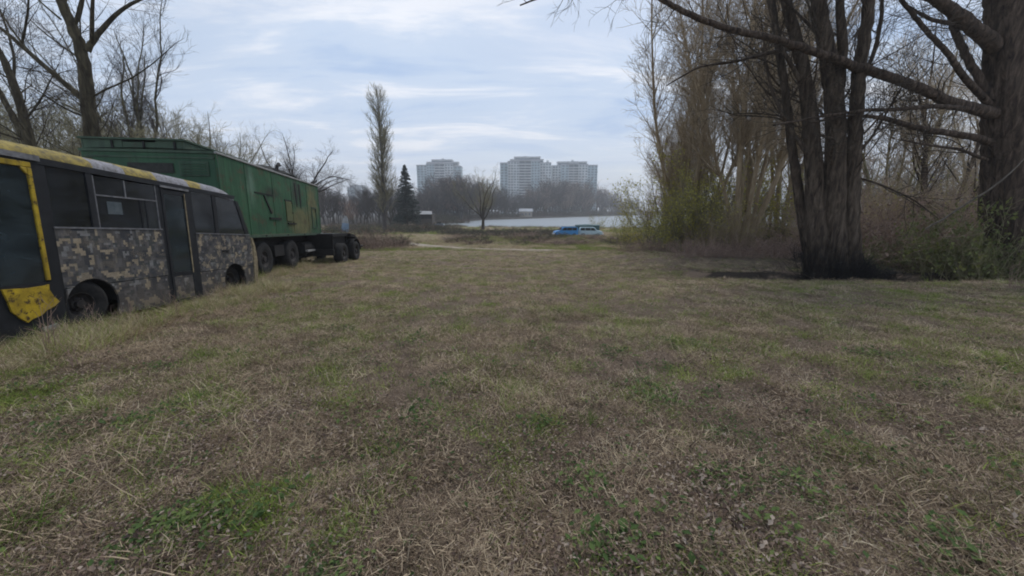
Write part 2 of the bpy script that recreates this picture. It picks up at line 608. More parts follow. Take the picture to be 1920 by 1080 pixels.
MT['rubber'] = M_noise('old_tyre_rubber', [(0.3, (0.008, 0.008, 0.009)), (0.7, (0.022, 0.021, 0.02))], 10, rough=0.85, bstr=0.3)
MT['rim'] = M_noise('rusty_wheel_rim', [(0.35, (0.014, 0.013, 0.014)), (0.7, (0.05, 0.042, 0.038))], 14, rough=0.7)
MT['interior'] = M_noise('dark_bus_lining', [(0.3, (0.05, 0.05, 0.055)), (0.7, (0.12, 0.115, 0.11))], 4, rough=0.9)
MT['seat'] = M_noise('worn_seat_cloth', [(0.3, (0.16, 0.13, 0.09)), (0.7, (0.34, 0.28, 0.18))], 6, rough=0.95)
MT['green_paint'] = worn_paint('weathered_green_paint', (0.025, 0.085, 0.04), (0.014, 0.05, 0.026), (0.05, 0.045, 0.026), 0.9, 0.6, 0.53, 0.68)
def side_paint():
    m, t, p = mat_new('grimy_green_side_paint')
    a = ramp(t, noise(t, 0.8, 6, 0.65), [(0.3, (0.014, 0.052, 0.025)), (0.5, (0.024, 0.085, 0.038)), (0.72, (0.042, 0.115, 0.055))])
    c = t.nodes.new('ShaderNodeTexCoord'); sx = nd(t, 'ShaderNodeSeparateXYZ'); t.links.new(c.outputs['Object'], sx.inputs[0])

    def blob(cx, cz, wx, wz, amp, sc__, lo, hi):
        mp = nd(t, 'ShaderNodeMapping'); mp.inputs['Location'].default_value = (-cx / wx, 0, -cz / wz); mp.inputs['Scale'].default_value = (1 / wx, 0, 1 / wz)
        t.links.new(c.outputs['Object'], mp.inputs[0])
        ln = nd(t, 'ShaderNodeVectorMath', operation='LENGTH'); t.links.new(mp.outputs[0], ln.inputs[0])
        ma = nd(t, 'ShaderNodeMath', operation='MULTIPLY_ADD'); ma.inputs[1].default_value = amp
        t.links.new(noise(t, sc__, 7, 0.7, off=(cx, 0, cz)), ma.inputs[0]); t.links.new(ln.outputs['Value'], ma.inputs[2])
        mr = nd(t, 'ShaderNodeMapRange'); mr.inputs['From Min'].default_value = lo + amp * .5; mr.inputs['From Max'].default_value = hi + amp * .5
        mr.inputs['To Min'].default_value = 1; mr.inputs['To Max'].default_value = 0
        t.links.new(ma.outputs[0], mr.inputs[0])
        return mr.outputs[0]
    kh = ramp(t, noise(t, 3, 6, 0.7), [(0.3, (0.07, 0.075, 0.03)), (0.7, (0.16, 0.155, 0.065))])
    a = mixc(t, blob(3.6, 1.95, 1.5, 0.75, 1.6, 1.7, 0.6, 1.1), a, kh)
    a = mixc(t, blob(5.2, 2.9, 0.9, 1.0, 2.0, 2.2, 0.4, 1.0), a, kh)
    a = mixc(t, blob(3.2, 3.2, 0.55, 0.6, 2.0, 3.0, 0.4, 1.0), a, (0.018, 0.03, 0.02))
    a = mixc(t, blob(0.9, 3.0, 0.9, 0.35, 2.2, 3.0, 0.3, 0.9), a, (0.016, 0.035, 0.02))
    a = mixc(t, blob(-0.6, 3.1, 0.35, 0.7, 1.8, 3.0, 0.3, 1.1), a, (0.09, 0.16, 0.11))
    ru = noise(t, 2.6, 8, 0.75, off=(4, 2, 7))
    a = mixc(t, ramp(t, ru, [(0.53, (0, 0, 0)), (0.65, (0.9, 0.9, 0.9))]), a, (0.07, 0.042, 0.022))
    st = noise(t, 4.5, 5, 0.65, stretch=(1.7, 1.7, 0.10))
    a = mixc(t, ramp(t, st, [(0.48, (0, 0, 0)), (0.72, (0.75, 0.75, 0.75))]), a, (0.014, 0.035, 0.02))
    st2 = noise(t, 6.5, 5, 0.65, stretch=(1.7, 1.7, 0.07), off=(8, 3, 1))
    a = mixc(t, ramp(t, st2, [(0.60, (0, 0, 0)), (0.74, (0.5, 0.5, 0.5))]), a, (0.11, 0.15, 0.10))
    t.links.new(a, p.inputs['Base Color'])
    p.inputs['Roughness'].default_value = 0.7; p.inputs['Specular IOR Level'].default_value = 0.25
    bump(t, p, noise(t, 1.6, 4, 0.55), 0.4, 0.06)
    return m


MT['side_paint'] = side_paint()
MT['green_dark'] = worn_paint('dull_green_grey_paint', (0.055, 0.095, 0.060), (0.03, 0.05, 0.035), (0.05, 0.045, 0.03), 1.4, 0.7, 0.56, 0.7)
MT['khaki'] = worn_paint('khaki_hatch_paint', (0.10, 0.11, 0.042), (0.06, 0.075, 0.03), (0.06, 0.05, 0.03), 2.2, 0.7)
MT['burnt'] = M_noise('blackened_steel', [(0.3, (0.006, 0.006, 0.007)), (0.65, (0.014, 0.013, 0.013)), (0.9, (0.032, 0.026, 0.02))], 5, rough=0.8, bstr=0.4)
MT['pale_steel'] = M_noise('pale_weathered_steel', [(0.3, (0.16, 0.16, 0.155)), (0.7, (0.36, 0.36, 0.35))], 8, rough=0.6)
MT['tarp'] = M_noise('dark_canvas', [(0.3, (0.012, 0.013, 0.013)), (0.7, (0.04, 0.04, 0.036))], 6, rough=0.9)


def bark(name, stops, scale=7.0, bstr=0.8, bdist=0.03, zs=0.18):
    m, t, p = mat_new(name)
    f = noise(t, scale, 6, 0.65, 0.6, stretch=(1, 1, zs))
    t.links.new(ramp(t, f, stops), p.inputs['Base Color'])
    p.inputs['Roughness'].default_value = 0.95
    p.inputs['Specular IOR Level'].default_value = 0.15
    bump(t, p, f, bstr, bdist)
    return m


MT['bark_dark'] = bark('dark_furrowed_bark', [(0.30, (0.014, 0.011, 0.010)), (0.5, (0.066, 0.049, 0.038)), (0.75, (0.17, 0.13, 0.10))], 9, 1.0, 0.06)
MT['bark_left'] = bark('olive_brown_bark', [(0.32, (0.016, 0.013, 0.009)), (0.5, (0.05, 0.042, 0.027)), (0.72, (0.115, 0.098, 0.062))], 9, 0.8, 0.03)
MT['twig_dark'] = bark('dark_twig_bark', [(0.35, (0.035, 0.028, 0.022)), (0.7, (0.08, 0.066, 0.052))], 4, 0.2, 0.01)
MT['twig_brown'] = bark('brown_twig_bark', [(0.35, (0.24, 0.18, 0.11)), (0.7, (0.46, 0.37, 0.25))], 3, 0.2, 0.01)
MT['bark_mossy'] = bark('pale_mossy_bark', [(0.35, (0.06, 0.055, 0.03)), (0.7, (0.14, 0.125, 0.075))], 4, 0.4, 0.02)
MT['twig_olive'] = bark('olive_twig_bark', [(0.35, (0.16, 0.145, 0.08)), (0.7, (0.32, 0.29, 0.175))], 3, 0.2, 0.01)
MT['twig_grey'] = bark('grey_twig_bark', [(0.35, (0.045, 0.039, 0.037)), (0.7, (0.10, 0.088, 0.08))], 2, 0.2, 0.01)
MT['twig_red'] = bark('reddish_bramble_bark', [(0.35, (0.19, 0.125, 0.10)), (0.7, (0.42, 0.31, 0.25))], 2, 0.2, 0.01)
MT['dead_wood'] = bark('bleached_dead_wood', [(0.35, (0.12, 0.105, 0.09)), (0.7, (0.27, 0.245, 0.21))], 9, 0.5, 0.01)
MT['leaf_yellow'] = M_leaf('young_yellow_green_leaves', [(0.3, (0.27, 0.25, 0.035)), (0.7, (0.50, 0.46, 0.10))])
MT['leaf_green'] = M_leaf('green_undergrowth_leaves', [(0.3, (0.06, 0.08, 0.022)), (0.55, (0.13, 0.15, 0.04)), (0.8, (0.24, 0.235, 0.06))], 1.5)
MT['leaf_dark'] = M_leaf('dark_green_leaves', [(0.3, (0.028, 0.035, 0.016)), (0.7, (0.075, 0.08, 0.035))], 1.5)
MT['leaf_dead'] = M_leaf('withered_brown_leaves', [(0.3, (0.10, 0.065, 0.045)), (0.7, (0.23, 0.16, 0.115))], 1.5)
MT['needles'] = M_leaf('spruce_needles', [(0.3, (0.012, 0.022, 0.018)), (0.7, (0.03, 0.045, 0.035))], 0.8, 0.8, 0.1)
MT['reed'] = M_leaf('dry_reeds', [(0.3, (0.12, 0.10, 0.055)), (0.7, (0.27, 0.225, 0.14))], 1.0)
MT['straw'] = M_rand('dead_grass_blades', [(0.0, (0.18, 0.135, 0.08)), (0.35, (0.40, 0.315, 0.20)), (0.7, (0.55, 0.45, 0.30)), (1.0, (0.70, 0.60, 0.43))])
MT['thatch'] = M_rand('matted_brown_grass', [(0.0, (0.055, 0.038, 0.027)), (0.5, (0.27, 0.20, 0.135)), (1.0, (0.55, 0.44, 0.30))])  # dark end stands in for small shadows in the turf
MT['grass'] = M_rand('green_grass_blades', [(0.0, (0.10, 0.155, 0.03)), (0.5, (0.20, 0.26, 0.055)), (1.0, (0.36, 0.39, 0.11))])
MT['leafbits'] = M_rand('dead_leaf_bits', [(0.0, (0.05, 0.035, 0.03)), (0.6, (0.17, 0.115, 0.085)), (1.0, (0.38, 0.31, 0.25))])
MT['weed'] = M_rand('dark_green_weed_leaves', [(0.0, (0.04, 0.07, 0.022)), (0.6, (0.075, 0.12, 0.035)), (1.0, (0.15, 0.19, 0.06))])

# ---------------------------------------------------------------- ground
def build_ground():
    ys = [-80, -40, -20, -10, -6, -3, -1.5, -0.5]
    y = 0.3
    while y < 1600:
        ys.append(y)
        y += max(0.055, y * 0.0135)
    ys = np.array(ys)
    nx = 361
    u = np.linspace(-1, 1, nx)
    u = np.sign(u) * np.abs(u) ** 1.15
    X = np.zeros((len(ys), nx)); Y = np.zeros_like(X)
    for i, yy in enumerate(ys):
        X[i] = u * (9 + 1.75 * max(yy, 0) + (70 if yy < -5 else 0)); Y[i] = yy
    Z = gz(X.ravel(), Y.ravel()).reshape(X.shape)
    V = np.stack([X, Y, Z], -1).reshape(-1, 3)
    n, m = X.shape
    idx = np.arange(n * m).reshape(n, m)
    q = np.stack([idx[:-1, :-1], idx[:-1, 1:], idx[1:, 1:], idx[1:, :-1]], -1).reshape(-1, 4)
    o = mesh_arrays('ground', V, [q], MT['ground'], smooth=True)
    tag(o, kind='structure')
    x, y = V[:, 0], V[:, 1]
    cx = 12.55 + 0.35 * np.sin(x * 0.35) + 0.02 * (x - 11)
    t = y - cx
    mould_shade = fade((t + 0.5 + (fbm(x, y, 44) - .5) * .4) / 0.2) * (1 - fade((t - 1.6 - fbm(x * .6, y * .6, 3) * 1.5) / 0.8)) * fade((x - 5.0 + 2 * (fbm(x * .5, y * .5, 8) - .5)) / 2.5)  # where the ditch's shade is painted into the soil
    bare = fade((fbm(x / 1.6, y / 1.6, 70, 4) - 0.50) / 0.10) * (1 - fade((y - 7) / 8))
    bare = np.maximum(bare, fade((4.7 + 1.4 * fbm(x, y, 77, 3) - y) / 0.8) * fade((2.2 - np.abs(x - 0.5) + fbm(x * 1.3, y * 1.3, 79, 3) - .5) / 1.0) * 0.9)
    bare = np.maximum(bare, 0.9 * fade((fbm(x / 0.9, y / 0.9, 170, 4) - 0.52) / 0.06) * (1 - fade((y - 24) / 8)))
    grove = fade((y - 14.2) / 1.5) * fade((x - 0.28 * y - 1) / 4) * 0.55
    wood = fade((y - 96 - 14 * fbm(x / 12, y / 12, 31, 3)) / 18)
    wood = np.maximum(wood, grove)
    for nm, val in (('mould_shade', mould_shade), ('bare', bare), ('wood', wood)):
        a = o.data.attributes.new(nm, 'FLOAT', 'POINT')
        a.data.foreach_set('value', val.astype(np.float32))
    return o


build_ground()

# water: one level sheet under the shores
m, t, p = mat_new('river_water')
p.inputs['Base Color'].default_value = (0.24, 0.27, 0.29, 1)  # pale base colour carries part of the sky's reflection
p.inputs['Roughness'].default_value = 0.42
p.inputs['IOR'].default_value = 1.33
bump(t, p, noise(t, 0.5, 4, 0.6, stretch=(1, 2.5, 1)), 0.12, 0.04)
MT['water'] = m
gx, gy = np.meshgrid(np.linspace(-400, 1700, 22), np.linspace(85, 2500, 26))
gi = np.arange(gx.size).reshape(gx.shape)
o = mesh_arrays('water', np.stack([gx.ravel(), gy.ravel(), np.full(gx.size, WATER_Z)], -1),
                [np.stack([gi[:-1, :-1], gi[:-1, 1:], gi[1:, 1:], gi[1:, :-1]], -1).reshape(-1, 4)], m)
tag(o, kind='structure')

TRACK = [(-17, 49.5), (-13, 44), (-8.5, 37.5), (-4.5, 33.5), (0, 31.3), (3.5, 30.5)]
# dirt track crossing behind the field
def build_track():
    m, t, p = mat_new('pale_trodden_dirt')
    f = noise(t, 2.2, 6, 0.7)
    t.links.new(ramp(t, f, [(0.3, (0.20, 0.165, 0.125)), (0.7, (0.36, 0.30, 0.235))]), p.inputs['Base Color'])
    p.inputs['Roughness'].default_value = 0.95
    bump(t, p, noise(t, 18, 5, 0.7), 0.6, 0.03)
    ctrl = TRACK
    P = []
    for i in range(len(ctrl) - 1):
        a, b = np.array(ctrl[i]), np.array(ctrl[i + 1])
        for k in range(14): P.append(a + (b - a) * k / 14)
    P = np.array(P)
    for _ in range(12): P[1:-1] = (P[:-2] + 2 * P[1:-1] + P[2:]) / 4
    T = np.gradient(P, axis=0); T /= np.linalg.norm(T, axis=1)[:, None]
    Nn = np.stack([-T[:, 1], T[:, 0]], -1)
    rows = []
    rng = np.random.RandomState(4)
    for j, s in enumerate(np.linspace(-1, 1, 13)):
        wdt = 1.15 * (1 + 0.35 * (fbm(np.arange(len(P)) * 0.13, np.full(len(P), 3.0 if s > 0 else 9.0), 6) - 0.5) * 2)
        q = P + Nn * (s * wdt)[:, None]
        rows.append(np.column_stack([q, gz(q[:, 0], q[:, 1]) + (0.03 if abs(s) < 0.99 else 0.0)]))
    V = np.array(rows)
    a, b = V.shape[:2]
    idx = np.arange(a * b).reshape(a, b)
    o = mesh_arrays('dirt_track', V.reshape(-1, 3), [np.stack([idx[:-1, :-1], idx[:-1, 1:], idx[1:, 1:], idx[1:, :-1]], -1).reshape(-1, 4)], m, smooth=True)
    tag(o, kind='structure')


build_track()

# ---------------------------------------------------------------- trees
UP = np.array([0, 0, 1.0])


def norm(v): return v / (np.linalg.norm(v) + 1e-12)


def resample(pts, rad, seg):
    pts = np.asarray(pts, float); rad = np.asarray(rad, float)
    d = np.concatenate([[0], np.cumsum(np.linalg.norm(np.diff(pts, axis=0), axis=1))])
    n = max(3, int(d[-1] / seg) + 1)
    # Catmull-like smoothing by cubic interpolation of coordinates
    u = np.linspace(0, d[-1], n)
    outp = np.stack([np.interp(u, d, pts[:, k]) for k in range(3)], -1)
    for _ in range(2): outp[1:-1] = (outp[:-2] + 2 * outp[1:-1] + outp[2:]) / 4
    return outp, np.interp(u, d, rad)


def side_dir(rng, d, ang):
    a = norm(np.cross(d, rng.normal(0, 1, 3)))
    return norm(d * math.cos(ang) + a * math.sin(ang))


def spawn(out, rng, pts, rad, lvl, P):
    """children of one branch"""
    if lvl >= P['max']: return
    seglen = np.linalg.norm(np.diff(pts, axis=0), axis=1)
    Ltot = seglen.sum()
    n = rng.poisson(Ltot * P['den'][lvl]) if P['den'][lvl] < 50 else int(P['den'][lvl] - 50)
    n = min(n, 60)
    for _ in range(n):
        t = P['t0'][lvl] + (1 - P['t0'][lvl]) * rng.rand()
        i = min(int(t * (len(pts) - 1)), len(pts) - 2)
        f = t * (len(pts) - 1) - i
        p = pts[i] * (1 - f) + pts[i + 1] * f
        r = rad[i] * (1 - f) + rad[i + 1] * f
        d = norm(pts[i + 1] - pts[i])
        a = R(rng.uniform(*P['ang'][lvl]))
        dd = side_dir(rng, d, a)
        if P.get('upbias'):
            for _k in range(2):
                if dd[2] < P['upbias'] - 0.6 * rng.rand(): dd = side_dir(rng, d, a)
        Lc = P['len'][lvl] * rng.uniform(0.55, 1.25) * (1.15 - 0.65 * t)
        rc = min(r * P['rr'], max(P['rmin'], Lc * P['slim']))
        branch(out, rng, p, dd, Lc, rc, lvl + 1, P)


def branch(out, rng, p, d, Lb, r, lvl, P):
    seg = P['seg'][min(lvl, len(P['seg']) - 1)]
    n = int(min(max(Lb / seg, 3), 16))
    wig = P['wig'][min(lvl, len(P['wig']) - 1)]
    trop = P['trop'][min(lvl, len(P['trop']) - 1)]
    pts = [p]; st = Lb / n
    for i in range(n):
        d = norm(d + rng.normal(0, wig, 3) + UP * trop)
        p = p + d * st
        pts.append(p)
    pts = np.array(pts)
    tt = np.linspace(0, 1, n + 1)
    rad = np.maximum(r * (1 - 0.8 * tt), P['rmin'] * (0.8 if lvl >= P['max'] else 1.0))
    rad[-1] *= 0.5
    out.setdefault(lvl, []).append((pts, rad))
    spawn(out, rng, pts, rad, lvl, P)


def tubes_mesh(branches, sides, ridge=0.0):
    """all branches as tapering tubes; returns verts, quads"""
    V = []; Q = []; base = 0
    ang = np.arange(sides) * 2 * math.pi / sides
    ca, sa = np.cos(ang), np.sin(ang)
    for bi, (pts, rad) in enumerate(branches):
        n = len(pts)
        T = np.gradient(pts, axis=0)
        T /= (np.linalg.norm(T, axis=1)[:, None] + 1e-12)
        ref = np.array([1.0, 0, 0]) if abs(T[0][0]) < 0.8 else np.array([0, 1.0, 0])
        A = np.cross(T, ref); A /= (np.linalg.norm(A, axis=1)[:, None] + 1e-12)
        B = np.cross(T, A)
        rr = np.repeat(rad[:, None], sides, 1)
        if ridge:
            zz = np.arange(n)[:, None] * 0.055 + bi * 11
            kk = np.arange(sides)[None, :] + np.zeros((n, 1))
            f1 = vnoise(kk * 0.5, zz + kk * 0, 3 + bi)
            f1 = 1 - np.abs(2 * f1 - 1)
            f2 = vnoise(kk * 0.13, zz * 0.5 + kk * 0, 17 + bi)
            rr = rr * (1 + ridge * (f1 - 0.5) * 0.9 + ridge * (f2 - .5) * 0.8)
        ring = pts[:, None, :] + rr[..., None] * (ca[None, :, None] * A[:, None, :] + sa[None, :, None] * B[:, None, :])
        V.append(ring.reshape(-1, 3))
        i = np.arange(n - 1)[:, None] * sides
        k = np.arange(sides)[None, :]; k2 = (k + 1) % sides
        Q.append((np.stack([i + k, i + k2, i + sides + k2, i + sides + k], -1) + base).reshape(-1, 4))
        base += n * sides
    return np.concatenate(V), np.concatenate(Q)


def leaves_mesh(rng, branches, per_m, size, spread, t0=0.2, aspect=0.55, limit=60000):
    C = []
    for pts, rad in branches:
        Lb = np.linalg.norm(np.diff(pts, axis=0), axis=1).sum()
        n = rng.poisson(Lb * per_m)
        if not n: continue
        t = (t0 + (1 - t0) * rng.rand(n)) * (len(pts) - 1)
        i = np.minimum(t.astype(int), len(pts) - 2); f = (t - i)[:, None]
        C.append(pts[i] * (1 - f) + pts[i + 1] * f)
    if not C: return None
    C = np.concatenate(C)[:limit]
    n = len(C)
    C = C + rng.normal(0, spread, (n, 3))
    a = rng.normal(0, 1, (n, 3)); a /= np.linalg.norm(a, axis=1)[:, None]
    b = np.cross(a, rng.normal(0, 1, (n, 3))); b /= np.linalg.norm(b, axis=1)[:, None]
    s = (size * rng.uniform(0.5, 1.4, n))[:, None]
    V = np.stack([C - a * s, C + b * s * aspect, C + a * s, C - b * s * aspect], 1).reshape(-1, 3)
    Q = np.arange(4 * n).reshape(-1, 4)
    return V, Q


def tree_object(name, label, cat, base, out, trunk_mat, twig_mat, trunk_lvls=(0, 1), sides=(12, 7, 4, 3, 3), ridge=0.0,
                leaf=None, leaf_mat=None, group=None, trunk_name='trunk', crown_name='crown', rot=0):
    root = empty(name, label, cat, tuple(base), (0, 0, rot), group)
    base = np.asarray(base, float)
    tv = []; tq = []; cv = []; cq = []
    nb = 0; mb = 0
    for lvl, brs in out.items():
        V, Q = tubes_mesh(brs, sides[min(lvl, len(sides) - 1)], ridge if lvl == 0 else 0.0)
        if lvl in trunk_lvls:
            tv.append(V - base); tq.append(Q + nb); nb += len(V)
        else:
            cv.append(V - base); cq.append(Q + mb); mb += len(V)
    if tv: mesh_arrays(trunk_name, np.concatenate(tv), [np.concatenate(tq)], trunk_mat, root, smooth=True)
    if cv: mesh_arrays(crown_name, np.concatenate(cv), [np.concatenate(cq)], twig_mat, root, smooth=True)
    if leaf is not None:
        mesh_arrays('leaves', leaf[0] - base, [leaf[1]], leaf_mat, root)
    return root


def copy_tree(root, loc, rz=0, sc_=1.0, label=None, group=None, name=None):
    r = root.copy(); COL.objects.link(r)
    r.location = tuple(loc); r.rotation_euler = (0, 0, rz)
    r.scale = (sc_, sc_, sc_) if not hasattr(sc_, '__len__') else sc_
    if label: r['label'] = label
    if group: r['group'] = group
    for ch in root.children:
        c = ch.copy(); COL.objects.link(c); c.parent = r
    return r


def px_poly(pl, y, dy=0.0):
    """[(px,py,radius_px)] at distance y (drifting by dy from start to end) -> world points and radii"""
    pts = []; rad = []
    n = len(pl)
    for i, q in enumerate(pl):
        yy = y + dy * i / max(1, n - 1)
        p = W(q[0], q[1], yy)
        u = (q[0] - 960) / F_PX
        zc = p[1] * COS_P - (p[2] - EYE) * SIN_P
        pts.append(p); rad.append(q[2] / F_PX * zc / math.sqrt(1 + u * u))
    return np.array(pts), np.array(rad)


BIG = dict(max=4, den=[1.2, 3.0, 3.4, 3.2], t0=[0.30, 0.15, 0.1, 0.1], ang=[(30, 65), (25, 60), (25, 60), (25, 60)], len=[3.2, 1.8, 0.85, 0.42],
           wig=[.1, .13, .16, .18], trop=[0.02, 0.05, 0.04, 0.03], seg=[.5, .4, .3, .2, .16], rr=0.5, rmin=0.0042, slim=0.010)


def explicit_tree(name, label, polys, trunk_n, seed, P, trunk_mat, twig_mat, ridge, base, seg=0.22, sides=(20, 7, 4, 3), extra_lvl=None):
    rng = np.random.RandomState(seed)
    out = {}
    for i, (pts, rad) in enumerate(polys):
        pts, rad = resample(pts, rad, seg)
        jit = rng.normal(0, 1, pts.shape) * np.minimum(rad[:, None] * 0.08, 0.012)
        pts = pts + jit
        lvl = 0 if i < trunk_n else 1
        out.setdefault(lvl, []).append((pts, rad))
        if lvl == 0:
            PP = dict(P); spawn(out, rng, pts, rad, 0, PP)
        else:
            spawn(out, rng, pts, rad, 1, P)
    return tree_object(name, label, 'tree', base, out, trunk_mat, twig_mat, (0, 1), sides, ridge)


# -- the two trees that stand behind the bus
yA = 14.0
polys = [px_poly([(182, 440, 24), (176, 330, 19), (172, 262, 17), (165, 180, 15.5), (157, 110, 14), (145, 70, 13), (125, 25, 12), (108, -10, 11), (85, -120, 8), (70, -230, 4)], yA)]
for pl, d in (([(152, 182, 7.5), (110, 147, 7), (75, 117, 6.5), (40, 86, 6), (0, 50, 5), (-70, 15, 4)], -0.8),
              ([(163, 95, 8), (176, 72, 7), (195, 52, 6), (215, 28, 5), (240, 10, 4), (290, -15, 3)], 0.6),
              ([(172, 78, 5), (173, 40, 5), (173, 0, 4), (178, -60, 3)], -0.7),
              ([(140, 48, 5), (150, 20, 5), (157, -20, 4), (170, -110, 2)], 0.5),
              ([(172, 182, 2.6), (210, 162, 2.2), (250, 146, 1.8), (290, 117, 1.2), (330, 80, .6)], 1.0),
              ([(157, 218, 3), (120, 205, 2.6), (80, 176, 2), (45, 150, 1.2)], -1.2),
              ([(114, 36, 3), (90, 16, 2.5), (65, -6, 2), (20, -60, 1)], 0.3),
              ([(40, 88, 3.5), (48, 50, 3), (55, 0, 2.4), (50, -60, 1.4)], -0.2),
              ([(150, 110, 3), (110, 82, 2.5), (75, 55, 2), (50, 30, 1.2)], 1.0)):
    polys.append(px_poly(pl, yA, d))
b = W(182, 440, yA); b[2] = gz1(b[0], b[1])
polys[0][0][0] = b
explicit_tree('bare_tree', 'tall olive-barked bare tree with a forked trunk rising behind the bus roof', polys, 1, 11, BIG,
              MT['bark_left'], MT['twig_dark'], 0.05, b)
yB = 15.5
polys = [px_poly([(78, 450, 20), (66, 330, 16), (55, 262, 13), (40, 200, 10.5), (20, 140, 9.5), (0, 100, 8), (-40, 20, 6), (-70, -80, 4)], yB),
         px_poly([(60, 290, 11), (45, 258, 9.5), (22, 215, 7.5), (0, 172, 6.5), (-40, 110, 5), (-80, 40, 3)], yB, 0.8)]
for pl, d in (([(25, 155, 4), (28, 110, 3.5), (15, 60, 3), (0, 20, 2)], 0.8), ([(48, 225, 3), (75, 190, 2.4), (95, 150, 1.6), (110, 120, 1)], 0.6),
              ([(40, 262, 3), (0, 248, 3), (-40, 240, 2)], -0.6)):
    polys.append(px_poly(pl, yB, d))
b = W(78, 450, yB); b[2] = gz1(b[0], b[1]); polys[0][0][0] = b
explicit_tree('bare_tree', 'bare tree with two leaning trunks above the front of the bus', polys, 2, 12, BIG,
              MT['bark_left'], MT['twig_dark'], 0.05, b)

# -- the dark multi-trunk tree on the right, near-black at its foot
yC = 13.1
polys = [px_poly([(1568, 545, 40), (1563, 500, 33), (1560, 440, 27), (1565, 340, 22), (1567, 240, 21), (1562, 150, 19), (1548, 80, 17), (1535, 0, 15), (1515, -150, 11), (1500, -300, 5)], yC),
         px_poly([(1540, 545, 36), (1536, 490, 29), (1530, 400, 20), (1525, 300, 17), (1518, 200, 15), (1500, 100, 12), (1472, 0, 10), (1450, -120, 8), (1430, -250, 4)], yC, 0.7),
         px_poly([(1592, 545, 36), (1590, 490, 28), (1592, 420, 20), (1599, 330, 16), (1604, 220, 15), (1612, 120, 14), (1625, 40, 13), (1636, -60, 11), (1650, -200, 6)], yC, -0.4),
         px_poly([(1520, 490, 14), (1500, 380, 10), (1482, 250, 8.5), (1470, 150, 8), (1455, 60, 7), (1440, -60, 6), (1420, -160, 3)], yC + 0.5, 0.6)]
for pl, d in (([(1574, 165, 13), (1581, 80, 11), (1575, 0, 9), (1570, -100, 7)], -0.3),
              ([(1608, 170, 6), (1640, 100, 5), (1655, 20, 4.5), (1650, -60, 3)], 0.6),
              ([(1515, 290, 5), (1480, 240, 4), (1450, 180, 3.4), (1430, 90, 2.6)], 0.9),
              ([(1500, 150, 5), (1460, 80, 4), (1440, 0, 3.4)], 0.4),
              ([(1600, 300, 4), (1640, 250, 3), (1680, 180, 2.4), (1720, 120, 1.4)], 1.0),
              ([(1600, 330, 3), (1650, 345, 2.5), (1710, 372, 2), (1760, 410, 1.3)], -0.5)):
    polys.append(px_poly(pl, yC, d))
for (x0_, x1_, dyy) in ((1545, 1480, -0.5), (1560, 1530, -0.9), (1575, 1600, -0.9), (1590, 1650, -0.5), (1580, 1690, 0.2), (1550, 1450, 0.3)):
    a_ = W(x0_, 505, yC); b_ = W(x1_, 530, yC + dyy)
    b_[2] = gz1(b_[0], b_[1]) - 0.03
    m__ = (a_ + b_) / 2; m__[2] = b_[2] + 0.22
    polys.insert(4, (np.array([a_, m__, b_]), np.array([0.22, 0.12, 0.04])))
bC = W(1565, 545, yC); bC[2] = gz1(bC[0], bC[1]) - 0.1


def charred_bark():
    m, t, p = mat_new('furrowed_bark_blackish_at_the_foot')
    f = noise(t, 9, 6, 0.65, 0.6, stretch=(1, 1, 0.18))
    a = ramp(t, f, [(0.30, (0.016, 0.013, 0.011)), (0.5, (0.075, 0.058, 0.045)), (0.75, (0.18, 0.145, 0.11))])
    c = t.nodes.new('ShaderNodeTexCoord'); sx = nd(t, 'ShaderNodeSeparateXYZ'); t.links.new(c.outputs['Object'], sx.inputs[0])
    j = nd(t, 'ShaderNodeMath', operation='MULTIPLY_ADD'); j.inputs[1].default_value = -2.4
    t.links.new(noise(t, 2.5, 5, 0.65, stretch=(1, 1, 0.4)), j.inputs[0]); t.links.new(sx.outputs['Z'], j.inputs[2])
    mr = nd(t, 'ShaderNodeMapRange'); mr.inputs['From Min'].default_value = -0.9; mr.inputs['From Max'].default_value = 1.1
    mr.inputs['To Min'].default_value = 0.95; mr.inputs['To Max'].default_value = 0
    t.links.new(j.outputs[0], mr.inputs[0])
    a = mixc(t, mr.outputs[0], a, ramp(t, f, [(0.3, (0.006, 0.006, 0.006)), (0.75, (0.028, 0.025, 0.023))]))  # bark colour turns near-black towards the ground, with a ragged edge
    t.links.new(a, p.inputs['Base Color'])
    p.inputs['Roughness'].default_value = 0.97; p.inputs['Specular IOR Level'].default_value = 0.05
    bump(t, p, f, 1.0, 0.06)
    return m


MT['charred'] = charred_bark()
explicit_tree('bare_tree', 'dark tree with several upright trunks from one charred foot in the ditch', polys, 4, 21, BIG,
              MT['charred'], MT['twig_dark'], 0.12, bC, sides=(26, 7, 4, 3))

